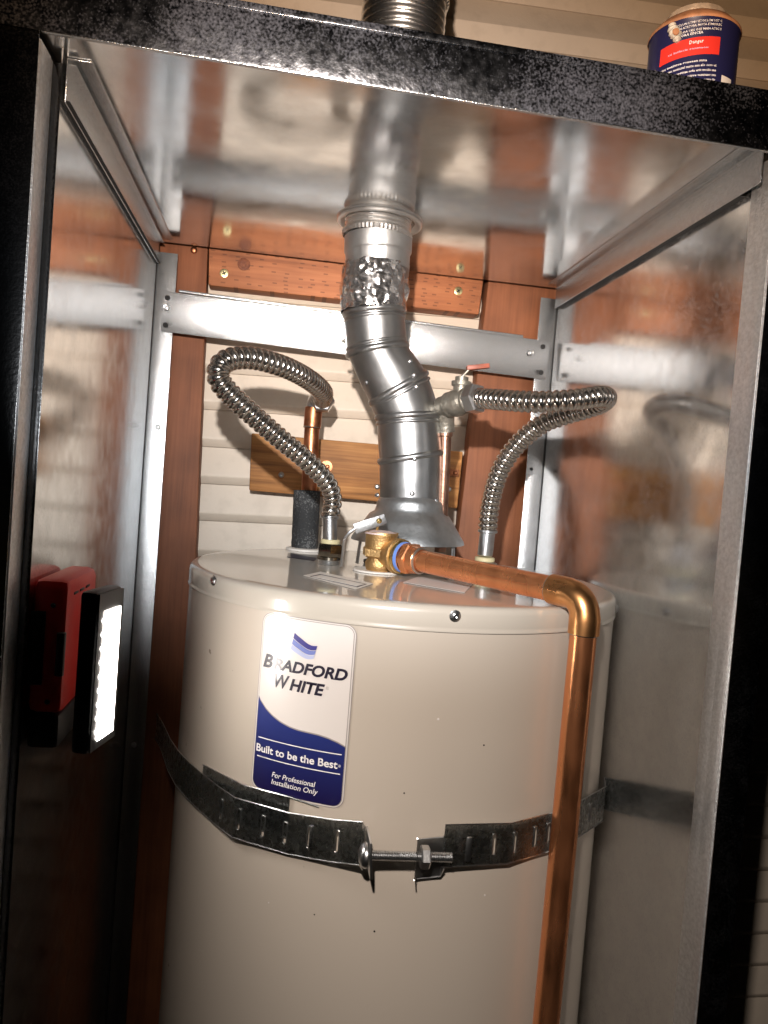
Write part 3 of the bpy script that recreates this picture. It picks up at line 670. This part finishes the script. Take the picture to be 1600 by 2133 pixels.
bm = bmesh.new(); rod(bm, PS+ax*.055, EB+ax*.006, RP, 40); obj('horizontal_pipe', bm, copper, dp)
# elbow
dz = onY(1143, 2133, -.005)-onY(1222, 1310, -.005); dz = dz.normalized()
vt = onY(1223, 1308, -.005); corner = PB+ax*.004
# corner: where the two axes meet
tt = ((vt-EB).dot(ax)); corner = EB+ax*tt
dn_ = (vt-corner)
Vt = corner+dz*(dn_.length if dn_.length > .03 else .034)
pts = [EB, EB+ax*.008]; rad_b = .026; a_ = corner-ax*rad_b; b_ = corner+dz*rad_b
path = [EB+ax*(k*.004) for k in range(0, max(2, int(((a_-EB).length)/.004)))]
for k in range(0, 13):
    t = k/12; p = a_.lerp(corner, t).lerp(corner.lerp(b_, t), t); path.append(p)
path += [b_+dz*.006, b_+dz*.012]
bm = bmesh.new(); n_ = len(path)
sweep(bm, path, lambda i: RP+.0022+(-.0004 if 4 < i < n_-4 else 0), 40); obj('elbow', bm, elbow_m, dp, smooth=60)
end = path[-1]
bm = bmesh.new(); torus(bm, EB, *frame_of(ax), RP+.0008, .0014, 40, 8); obj('solder_ring', bm, solder, dp)
bm = bmesh.new(); torus(bm, end, *frame_of(dz), RP+.0007, .0011, 40, 8); obj('solder_ring', bm, solder, dp)
bm = bmesh.new(); L = (ZB+.2-end.z)/dz.z; rod(bm, end-dz*.006, end+dz*L, RP, 48); obj('vertical_pipe', bm, copper, dp)
# =================================================================== HOSES
def hose(name, label, pix, rf, base, parts):
    t = thing(name, label, 'hose', base)
    P = [onY(x, y, Y) for x, y, Y in pix]; _, L = spline(P, 60)
    bm = bmesh.new(); corrugated(bm, P, L, .0143, .0086, .0027, 28, 10, .34, rf); obj('corrugated_tube', bm, steel, t, smooth=80)
    return t, P
lp = [(687, 1076, .282), (693, 1040, .280), (684, 1010, .276), (662, 982, .270), (628, 950, .262), (585, 915, .255), (540, 876, .248), (494, 835, .242), (459, 795, .238), (458, 765, .238), (482, 748, .245), (524, 746, .258), (568, 756, .275), (610, 772, .300), (648, 794, .338), (672, 816, .385), (672, 831, .425)]
nl = V(*onZ(683, 1172, TZ))
th, P = hose('flexible_hose', 'ribbed steel hose looping up to the left and ending on a brown copper riser', lp, lambda t: .88+.16*min(1, t*2.2), nl, None)
hp = P[0]; 
bm = bmesh.new(); rod(bm, V(nl.x, .282, TZ+.022), V(hp.x, .282, hp.z+.001), .0098, 28); obj('sleeve', bm, chrome, th)
bm = bmesh.new(); lathe(bm, V(hp.x, .282, hp.z-.003), (0, 0, 1), [(.0105, 0), (.0125, .001), (.0125, .004), (.011, .005)], 28); obj('ferrule', bm, chrome, th)
bm = bmesh.new(); hexnut(bm, V(nl.x, .282, TZ+.009), V(nl.x, .282, TZ+.028), .0175); lathe(bm, V(nl.x, .282, TZ+.006), (0, 0, 1), [(.0150, 0), (.0165, .001), (.0165, .004)], 28); obj('hex_nut', bm, mat('oily_nut', (.30, .27, .22), .2, 1, var=.3, vscale=90), th, smooth=30)
bm = bmesh.new(); lathe(bm, V(nl.x, .282, TZ+.028), (0, 0, 1), [(.0128, 0), (.0130, .001), (.0130, .0045), (.0120, .0055)], 28); obj('gasket', bm, gasket, th)
bm = bmesh.new()
for k in range(3): torus(bm, V(nl.x, .282, TZ+.0012+.0022*k), V(1, 0, 0), V(0, 1, 0), .0135, .0011, 32, 6)
lathe(bm, V(nl.x, .282, TZ), (0, 0, 1), [(.013, 0), (.013, .007)], 24); obj('nipple_thread', bm, chrome, th)
# far end nut toward the riser elbow
e0 = P[-1]; rise = onY(656, 856, .462)
bm = bmesh.new(); dd = (P[-1]-P[-2]).normalized(); dd = (dd+V(.1, .9, -.15)).normalized(); hexnut(bm, e0+dd*.002, e0+dd*.020, .0185); obj('hex_nut', bm, chrome, th, smooth=30)
rp = [(1016, 1106, .318), (1019, 1070, .316), (1026, 1030, .312), (1040, 985, .304), (1062, 946, .300), (1092, 912, .292), (1132, 882, .280), (1175, 866, .264), (1218, 853, .244), (1252, 840, .220), (1263, 829, .196), (1248, 826, .176), (1212, 831, .166), (1170, 835, .166), (1126, 837, .176), (1082, 836, .194), (1044, 833, .216), (1014, 831, .238), (994, 829, .254)]
nr = V(*onZ(1006, 1190, TZ)); nry = .318; nr = V(onY(1008, 1185, nry).x, nry, TZ)
th2, P2 = hose('flexible_hose', 'ribbed steel hose bending right, joined to the shutoff valve with red lever', rp, lambda t: .96+.0*t, nr, None)
hp = P2[0]
bm = bmesh.new(); rod(bm, V(nr.x, nry, TZ+.022), V(hp.x, nry, hp.z+.001), .0108, 28); obj('sleeve', bm, chrome, th2)
bm = bmesh.new(); lathe(bm, V(hp.x, nry, hp.z-.003), (0, 0, 1), [(.0115, 0), (.0138, .001), (.0138, .004), (.012, .005)], 28); obj('ferrule', bm, chrome, th2)
bm = bmesh.new(); hexnut(bm, V(nr.x, nry, TZ+.004), V(nr.x, nry, TZ+.014), .0185); obj('hex_nut', bm, chrome, th2, smooth=30)
bm = bmesh.new(); lathe(bm, V(nr.x, nry, TZ+.014), (0, 0, 1), [(.0128, 0), (.0140, .001), (.0140, .0055), (.0125, .0065)], 28); obj('gasket', bm, gasket, th2)
bm = bmesh.new(); lathe(bm, V(nr.x, nry, TZ-.0002), (0, 0, 1), [(.020, 0), (.0195, .002), (.013, .0042)], 28); obj('nipple', bm, chrome, th2)
# =================================================================== COPPER RISERS + VALVE
ry = .462
ra, rb = onY(656, 845, ry), onY(643, 1150, ry)
cr_ = thing('copper_riser', 'brown tarnished copper pipe standing behind the left hose with solder stains', 'pipe', rb)
bm = bmesh.new(); rod(bm, rb+V(0, 0, -.15), onY(650, 890, ry), .0118, 28); obj('pipe', bm, copper_dull, cr_)
bm = bmesh.new(); rod(bm, onY(650, 893, ry), onY(654, 848, ry), .0136, 28); obj('coupling', bm, copper_dull, cr_)
bm = bmesh.new(); torus(bm, onY(650, 890, ry), *frame_of(V(0, 0, 1)), .0128, .0012, 32, 6); obj('solder_ring', bm, solder, cr_)
bm = bmesh.new(); sweep(bm, spline([onY(654, 852, ry), onY(657, 838, ry-.001), onY(663, 830, ry-.008), e0+dd*.018], 16)[0], .0125, 24); obj('elbow', bm, chrome, cr_)
fo = bmesh.new(); fa, fb = onY(640, 1022, ry), onY(634, 1150, ry)
ax_ = (fb-fa).normalized(); fL = (fb-fa).length+.05
uu, vv_ = frame_of(ax_); rr = []
for k in range(26):
    row = []
    for i in range(40):
        th_ = 2*math.pi*i/40; R_ = .0208+.0011*mn.noise(Vector((math.cos(th_)*6, math.sin(th_)*6, k*1.1)))
        row.append(fo.verts.new(fa+ax_*(fL*k/25+(.002*mn.noise(Vector((th_*2, 9, 1))) if k == 0 else 0))+(uu*math.cos(th_)+vv_*math.sin(th_))*R_))
    rr.append(row)
for p, q in zip(rr, rr[1:]): bridge(fo, p, q)
fo.faces.new(rr[0][::-1]); fo.faces.new(rr[-1])
fi = obj('pipe_insulation', fo, foam, None); fi['label'] = 'black foam sleeve around the lower part of the brown copper pipe'; fi['category'] = 'pipe insulation'
# clip on board next to riser
bm = bmesh.new(); c = onY(680, 972, .546); lathe(bm, c, (0, -1, 0), [(.010, 0), (.010, .0012)], 20); screw(bm, c+V(.002, -.001, 0), (0, -1, 0), .0036); obj('pipe_clip', bm, copper_dull, cr_)
# right riser with ball valve
ry2 = .300
sv = thing('shutoff_valve', 'old grey ball valve with a red lever on a copper riser beside vent pipe', 'valve', onY(950, 845, ry2))
VA, VB = P2[-1], onY(938, 843, ry2-.008); va = (VB-VA).normalized()
bm = bmesh.new(); hexnut(bm, VA-va*.004, VA+va*.014, .0205); obj('hex_nut', bm, chrome, sv, smooth=30)
bm = bmesh.new(); Lb = (VB-VA).length; lathe(bm, VA+va*.013, va, [(.0150, 0), (.0175, .002), (.0175, .006), (.0140, .008), (.0165, .012), (.0185, .018), (.0185, .026), (.0165, .031), (.0175, .033), (.0175, .037), (.0145, .040), (.0145, max(Lb-.02, .044)), (.014, max(Lb-.012, .052))], 36); obj('body', bm, cast_grey, sv, smooth=50)
bc = VA+va*.030
bt = onY(966, 800, bc.y)
bm = bmesh.new(); rod(bm, bc+V(0, 0, .010), V(bc.x, bc.y, bt.z), .0105, 24); lathe(bm, V(bc.x, bc.y, bt.z-.003), (0, 0, 1), [(.013, 0), (.0135, .002), (.0135, .006), (.009, .007), (.009, .012), (.006, .013)], 24); obj('stem', bm, cast_grey, sv)
h0, h1, h2 = onY(962, 785, bc.y), onY(978, 768, bc.y-.004), onY(1019, 762, bc.y-.008)
bm = bmesh.new()
def flat(bm, a, b, w1, w2, th):
    d = (b-a).normalized(); y_ = V(0, 1, 0); y_ = (y_-d*y_.dot(d)).normalized(); n_ = d.cross(y_).normalized()*th
    hexa(bm, [a-y_*w1-n_, b-y_*w2-n_, b+y_*w2-n_, a+y_*w1-n_, a-y_*w1+n_, b-y_*w2+n_, b+y_*w2+n_, a+y_*w1+n_], .0006)
flat(bm, h0, h1, .008, .007, .0012); obj('lever_arm', bm, cast_grey, sv)
bm = bmesh.new(); flat(bm, h1+V(-.004, 0, 0), h2, .008, .0055, .0030); obj('lever_grip', bm, lever_red, sv)
bm = bmesh.new(); sweep(bm, spline([VB-va*.012, VB+va*.004, onY(929, 856, ry2+.004), onY(928, 880, ry2+.010), onY(929, 900, ry2+.012)], 20)[0], .0125, 24); obj('riser_elbow', bm, cast_grey, sv)
bm = bmesh.new(); rod(bm, onY(929, 888, ry2+.010), onY(917, 1150, ry2+.010), .0083, 24); rod(bm, onY(929, 886, ry2+.010), onY(928, 910, ry2+.010), .0100, 24); obj('riser', bm, mat('aged_copper', (.30, .17, .12), .38, 1, bump=.2, bscale=120, var=.4, vscale=50), sv)
bm = bmesh.new(); c = onY(947, 985, .546); box(bm, c+V(-.010, -.001, -.006), c+V(.008, .001, .006), .0005); screw(bm, c+V(.001, -.001, 0), (0, -1, 0), .0042)
obj('pipe_strap', bm, copper_dull, sv)
# =================================================================== STRAP
def capt(px, py, off): 
    p = cyl(px, py, TR+off); return p
bp_l = [onY(325, 1512, .535), onY(338, 1535, .42), onY(352, 1572, .245), onY(368, 1599, .165)]
SH = .0205
def band(name, pts, mt, parent, slots=(), hh=SH, thick=.0013, sub=1):
    """ribbon standing on edge through pts, with punched slots (fractions of length)"""
    P = pts; d = [0]
    for a, b in zip(P, P[1:]): d.append(d[-1]+(b-a).length)
    L = d[-1]
    def at(s):
        for i in range(len(P)-1):
            if s <= d[i+1]+1e-9: return P[i].lerp(P[i+1], (s-d[i])/max(d[i+1]-d[i], 1e-9))
        return P[-1]
    cuts = set(round(x, 6) for x in d); sl = []
    for s in slots: cuts |= {round(s-.0022, 6), round(s+.0022, 6), round(s-.0012, 6), round(s+.0012, 6)}; sl.append(s)
    cuts = sorted(c for c in cuts if 0 <= c <= L+1e-9)
    rows = [-1, -.50, -.43, .43, .50, 1]; bm = bmesh.new(); prev = None; pc = None
    for c in cuts:
        p = at(c); col = [bm.verts.new(p+Vector((0, 0, hh*r))) for r in rows]
        if prev:
            mid = (c+pc)/2; hole = any(abs(mid-s) < .0022 for s in sl); core = any(abs(mid-s) < .0012 for s in sl)
            for k in range(5):
                if hole and (k == 2 or (core and k in (1, 3))): continue
                bm.faces.new((prev[k], col[k], col[k+1], prev[k+1]))
        prev, pc = col, c
    bmesh.ops.solidify(bm, geom=bm.faces[:], thickness=thick)
    bo_ = obj(name, bm, mt, parent, smooth=25)
    def out(p): return Vector((p.x-TX, p.y-TY, 0)).normalized()
    for r_ in (-1, 1):
        bm = bmesh.new(); Q = [p+Vector((0, 0, hh*r_)) for p in P]; sweep(bm, Q, .0007, 6); obj('edge_highlight', bm, chrome, bo_)  # bright rod added to draw the highlight along the strap edge
    for s in slots:
        n_ = out(at(s))*.0006; t_ = (at(min(s+.001, L))-at(max(s-.001, 0))).normalized(); c_ = at(s)+n_; loop = []
        for k in range(20):
            a_ = 2*math.pi*k/20; loop.append(c_+t_*(.0022*math.cos(a_))+Vector((0, 0, .0022*math.sin(a_)+(hh*.42 if math.sin(a_) > 1e-6 else -hh*.42))))
        bm = bmesh.new(); rr_ = []
        for k, p in enumerate(loop):
            tg = (loop[(k+1) % 20]-loop[k-1]).normalized(); o1 = n_.normalized(); o2 = tg.cross(o1); rr_.append([bm.verts.new(p+o1*(math.cos(q*math.pi/3)*.0005)+o2*(math.sin(q*math.pi/3)*.0005)) for q in range(6)])
        for k in range(20): bridge(bm, rr_[k], rr_[(k+1) % 20])
        obj('slot_highlight', bm, chrome, bo_)  # bright loop added to lighten the slot outline
    return bo_
strap = thing('tank_strap', 'slotted galvanized steel strap bolted around the middle of the heater', 'strap', (TX, TY, -.24))
front_l = [capt(380, 1613, .0015), capt(392, 1626, .0015), capt(408, 1641, .0016), capt(428, 1658, .0018), capt(448, 1675, .0030), capt(487, 1703, .0120), capt(600, 1736, .0065), capt(690, 1751, .0140), onY(752, 1757, -.040), onY(758, 1768, -.028)]
pts = bp_l+front_l
def resl(pts, s0, s1, step): 
    out = []; s = s0
    while s < s1: out.append(s); s += step
    return out
def plen(P): return sum((b-a).length for a, b in zip(P, P[1:]))
Ltot = plen(pts); L3 = plen(front_l)
def s_at(P, px):
    """arclength where the band crosses pixel column px"""
    best = None; acc = 0
    for a, b in zip(P, P[1:]):
        for k in range(20):
            p = a.lerp(b, k/20); dv_ = np.array(p)-C0; xx = 800+FPX*dv_.dot(RT)/dv_.dot(FW)
            if best is None or abs(xx-px) < best[0]: best = (abs(xx-px), acc+(b-a).length*k/20)
        acc += (b-a).length
    return best[1]
band('strap_band', pts, zinc_strap, strap, [s_at(pts, x) for x in (462, 496, 546, 593, 645, 701)])
inner = [capt(420, 1640, .0012), capt(500, 1684, .0022), capt(600, 1712, .0016), capt(660, 1733, .0012)]
inner = [p+V(0, 0, .0045) for p in inner]
band('overlap_band', inner, zinc_strap, strap)
# tab of left half: bends toward the viewer
bm = bmesh.new(); c = onY(763, 1778, -.050)
ta = onY(764, 1738, -.028); 
def tab(bm, px, y0, y1, ytop, ybot, th=.0016):
    top = onY(px, ytop, (y0+y1)/2); bot = onY(px, ybot, (y0+y1)/2)
    hexa(bm, [V(bot.x, y0, bot.z), V(bot.x+th, y0, bot.z), V(bot.x+th, y1, bot.z), V(bot.x, y1, bot.z), V(top.x, y0, top.z), V(top.x+th, y0, top.z), V(top.x+th, y1, top.z), V(top.x, y1, top.z)], .0004)
tab(bm, 766, -.060, -.024, 1738, 1812, .0022); obj('bolt_tab', bm, chrome, strap)
rt = [onY(872, 1775, -.026), onY(915, 1779, -.031), onY(924, 1762, -.038), capt(1010, 1759, .0115), capt(1062, 1757, .0090), capt(1155, 1731, .0050), capt(1207, 1706, .0100), onY(1259, 1674, .105), onY(1256, 1650, .20), onY(1240, 1600, .40)]
pts2 = rt[2:]
band('strap_band', pts2, zinc_strap, strap, [s_at(pts2, x) for x in (1029, 1070, 1112, 1142, 1228, 1250)])
band('bolt_bracket', [onY(866, 1790, -.060), onY(868, 1790, -.0275), onY(921, 1784, -.0285), onY(928, 1768, -.0375)], chrome, strap, hh=.0195)
tabp = onY(975, 1766, -.0385)
bm = bmesh.new(); box(bm, tabp+V(-.0028, -.004, -.012), tabp+V(.0028, -.0005, .012), .0012); obj('strap_tongue', bm, chrome, strap)
tabp = onY(648, 1743, -.029)
bm = bmesh.new(); box(bm, tabp+V(-.0020, -.004, -.012), tabp+V(.0020, -.0002, .012), .0010); obj('strap_tongue', bm, zinc_strap, strap)
by = -.050
B0, B1 = onY(757, 1781, by), onY(941, 1786, by); bx = (B1-B0).normalized()
bm = bmesh.new(); N_ = int((B1-B0).length/.00165*6); Pp = [B0.lerp(B1, i/N_) for i in range(N_+1)]
sweep(bm, Pp, lambda i: .0047-.0010*abs(((i/6) % 1)*2-1), 16); bolt = obj('threaded_bolt', bm, chrome, strap, smooth=20)
bm = bmesh.new(); lathe(bm, B0+bx*.003, -bx, [(.0115, 0), (.0117, .0018), (.0100, .0048), (.006, .0070), (.001, .0076)], 24); obj('bolt_head', bm, chrome, bolt)
nb = onY(875, 1785, by); bm = bmesh.new(); hexnut(bm, nb, nb+bx*.0090, .0105); obj('hex_nut', bm, chrome, bolt, smooth=30)
# =================================================================== WORK LIGHT
wl = thing('work_light', 'red and black cordless work light with glowing strip on left cabinet wall', 'work light', (-.315, .05, -.20))
# head: near-left edge and far-right edge of the lit face
def hd(px, dep_y, py): return onY(px, py, dep_y)
nA, nB = onY(203, 1400, -.046), onY(243, 1400, -.008)  # face edges
fd = V(nB.x-nA.x, nB.y-nA.y, 0).normalized(); nrm = V(fd.y, -fd.x, 0)
FW_ = V(nB.x-nA.x, nB.y-nA.y, 0).length
ztp, zbt = onY(203, 1270, -.046).z, onY(203, 1548, -.046).z
HZ0, HZ1 = zbt-.010, ztp+.016
o_ = V(nA.x, nA.y, 0)
def hb(bm, f0, f1, d0, d1, z0, z1, bev=0): # f along face, d depth behind the face
    P4 = [o_+fd*f0-nrm*d0, o_+fd*f1-nrm*d0, o_+fd*f1-nrm*d1, o_+fd*f0-nrm*d1]
    hexa(bm, [V(p.x, p.y, z0) for p in P4]+[V(p.x, p.y, z1) for p in P4], bev)
bm = bmesh.new(); hb(bm, -.006, FW_+.006, .0012, .018, HZ0, HZ1, .0045); obj('lamp_head', bm, blk_p, wl)
bm = bmesh.new(); hb(bm, -.0045, FW_+.0045, -.0002, .0011, HZ0+.002, HZ1-.002, .0004); obj('bezel', bm, gry_p, wl)
bm = bmesh.new(); hb(bm, .006, FW_-.003, -.0016, -.0003, zbt, ztp-.002, .0003); obj('led_strip', bm, led, wl)
# body behind the head, against the wall
bz0, bz1 = HZ0+.008, ztp+.018
bm = bmesh.new(); box(bm, (XL+.0012, -.0040, bz0+.012), (XL+.0335, .105, bz1), .008); bo = obj('body', bm, red_p, wl)
bm = bmesh.new(); box(bm, (XL+.0013, -.0050, bz0+.040), (XL+.0140, -.0041, bz1-.030), .0002); obj('window_frame', bm, gry_p, bo)
bm = bmesh.new(); box(bm, (XL+.0013, -.0056, bz0+.0415), (XL+.0130, -.0051, bz1-.0315), .0001); obj('body_window', bm, blk_p, bo)
bm = bmesh.new(); box(bm, (XL+.0015, -.001, bz0-.022), (XL+.0315, .095, bz0+.0115), .006); obj('battery_foot', bm, blk_p, wl)
bm = bmesh.new(); rod(bm, V(XL+.0300, -.0075, bz0+.05), V(XL+.0300, -.0075, bz0+.09), .0040, 16); obj('hinge', bm, blk_p, wl)
for k in range(3):
    bm = bmesh.new(); box(bm, (XL+.0335, .012+.022*k, bz1-.016), (XL+.0342, .026+.022*k, bz1-.0135), .0002); obj('vent_slot', bm, blk_p, bo)
for zz_ in (bz0+.024, bz1-.024):
    bm = bmesh.new(); screw(bm, V(XL+.0200, -.0042, zz_), (0, -1, 0), .0022); obj('screw', bm, gry_p, bo)
for k in range(9):
    bm = bmesh.new(); q_ = o_+fd*.0045+nrm*.0006; lathe(bm, V(q_.x, q_.y, zbt+.008+k*(ztp-zbt-.018)/8), nrm, [(.0022, 0), (.0022, .0007), (.0015, .001)], 14); obj('led_chip', bm, led, wl)
# =================================================================== CAN
cc = onY(1443, 110, .018); cr0 = .0440; zc0 = .5225
can = thing('cement_can', 'blue can of pipe cement with red stripe, standing on the cabinet roof', 'can', (cc.x, .018, zc0))
ct = onY(1446, 36, .018-cr0*.6).z
Hc = ct-zc0-.004
bm = bmesh.new(); lathe(bm, V(cc.x, .018, zc0), (0, 0, 1), [(cr0-.001, 0), (cr0, .002), (cr0-.0006, .004), (cr0-.0006, Hc-.004), (cr0, Hc-.003), (cr0+.0004, Hc-.001), (cr0-.002, Hc), (cr0*.84, Hc+.008), (cr0*.66, Hc+.0125), (cr0*.64, Hc+.012)], 56); obj('can_body', bm, can_navy, can, smooth=50)
bm = bmesh.new(); lathe(bm, V(cc.x, .018, zc0+Hc-.0035), (0, 0, 1), [(cr0+.0006, 0), (cr0+.0012, .0015), (cr0+.0008, .003), (cr0*.855, .0110), (cr0*.67, .0165)], 56, False, False); obj('can_shoulder', bm, glue, can)
bm = bmesh.new(); lathe(bm, V(cc.x, .018, zc0+Hc+.008), (0, 0, 1), [(cr0*.64, .002), (cr0*.67, .004), (cr0*.66, .0105), (cr0*.60, .0125), (.002, .013)], 56); obj('cap', bm, can_rim, can)
def canpt(px, py, off): 
    d = ray(px, py); o = C0-np.array([cc.x, .018, 0]); A = d[0]**2+d[1]**2; B = o[0]*d[0]+o[1]*d[1]; R = cr0+off; D = o[0]**2+o[1]**2-R*R; q = max(B*B-A*D, 0); return Vector(C0+d*((-B-q**.5)/A))
def canangle(px, py): p = canpt(px, py, 0); return math.atan2(p.y-.018, p.x-cc.x)
def canpatch(name, a0, a1, z0, z1, off, m, parent, slope=0):
    bm = bmesh.new(); pr = None
    for i in range(17):
        t = i/16; a = a0+(a1-a0)*t; R = cr0-.0006+off
        col = [bm.verts.new(V(cc.x+math.cos(a)*R, .018+math.sin(a)*R, z+slope*t)) for z in (z0, z1)]
        if pr: bm.faces.new((pr[0], pr[1], col[1], col[0]))
        pr = col
    return obj(name, bm, m, parent, smooth=60)
aL, aR = canangle(1378, 90), canangle(1499, 100); aF0, aF1 = canangle(1358, 90), canangle(1527, 100)
zrt, zrb = canpt(1490, 86, 0).z, canpt(1490, 108, 0).z
cb = canpatch('can_label', aF0-.8, aF1+.8, zrb+.0012, zc0+Hc-.004, .0003, can_blue, can)
canpatch('navy_band', aF0-.8, aF1+.8, zc0+.003, zrb+.001, .0003, can_navy, can)
canpatch('red_stripe', aL, aR, zrb-.006, zrt+.001, .0006, can_red, can, .004)
def cantext(body, t0, t1, z, h, m, off=.0009):
    cv = bpy.data.curves.new('txt', 'FONT'); cv.body = body; cv.size = 1; cv.resolution_u = 1; cv.offset = .01
    o = bpy.data.objects.new('txt', cv); COL.objects.link(o); dg = bpy.context.evaluated_depsgraph_get(); me = o.evaluated_get(dg).to_mesh(); bm = bmesh.new(); bm.from_mesh(me); o.evaluated_get(dg).to_mesh_clear(); bpy.data.objects.remove(o); bpy.data.curves.remove(cv)
    xs = [v.co.x for v in bm.verts]; x0, x1 = min(xs), max(xs)
    for v in bm.verts:
        t = t0+(t1-t0)*(v.co.x-x0)/(x1-x0); a = aL+(aR-aL)*t; R = cr0-.0006+off; v.co = V(cc.x+math.cos(a)*R, .018+math.sin(a)*R, z+h*v.co.y/.73+.004*t)
    return obj('print', bm, m, can, smooth=0)
rw = random.Random(11)
def gib(n):
    out = ''
    while len(out) < n: out += ''.join(rw.choice('aeinorstlumc') for _ in range(rw.randint(3, 8)))+' '
    return out[:n]
for k in range(2): cantext(gib(26).upper(), .25, 1.0, zrt+.0150-.0036*k, .0022, white_ink)
cantext(gib(24).upper(), .28, 1.0, zrt+.0072, .0022, white_ink); cantext(gib(12).upper(), .30, .7, zrt+.0038, .0026, white_ink)
cantext('Danger', .5, .72, zrt-.0048, .0036, white_ink)
cantext(gib(22), .16, .8, zrb-.0005, .002, flag_c)
for k in range(9): cantext(gib(40 if k else 26), .0, .97 if k else .8, zrb-.0130-.0046*k, .0025, white_ink)
canpatch('side_print', aL-.42, aL-.12, zrb-.045, zrb-.006, .0006, plastic_w, can)
canpatch('side_print', aR+.12, aR+.45, zrb-.040, zrb-.020, .0006, plastic_w, can)
bm = bmesh.new(); rr = []
gp = [canpt(1400, 50, .001), canpt(1402, 62, .001), canpt(1409, 74, .001), canpt(1411, 88, .001)]
P_, _ = spline(gp, 18); sweep(bm, P_, lambda i: .0020+.0032*math.sin(math.pi*(i+1)/20)+.0008*math.sin(i*1.7), 12)
obj('cement_drip', bm, mat('dried_cement', (.45, .42, .36), .5, bump=.8, bscale=200, var=.3, vscale=200), can)
bm = bmesh.new(); lathe(bm, canpt(1408, 66, .006), (-.15, -1, 0), [(.0035, 0), (.003, .0012), (.001, .0016)], 12); obj('glue_blob', bm, glue, can)
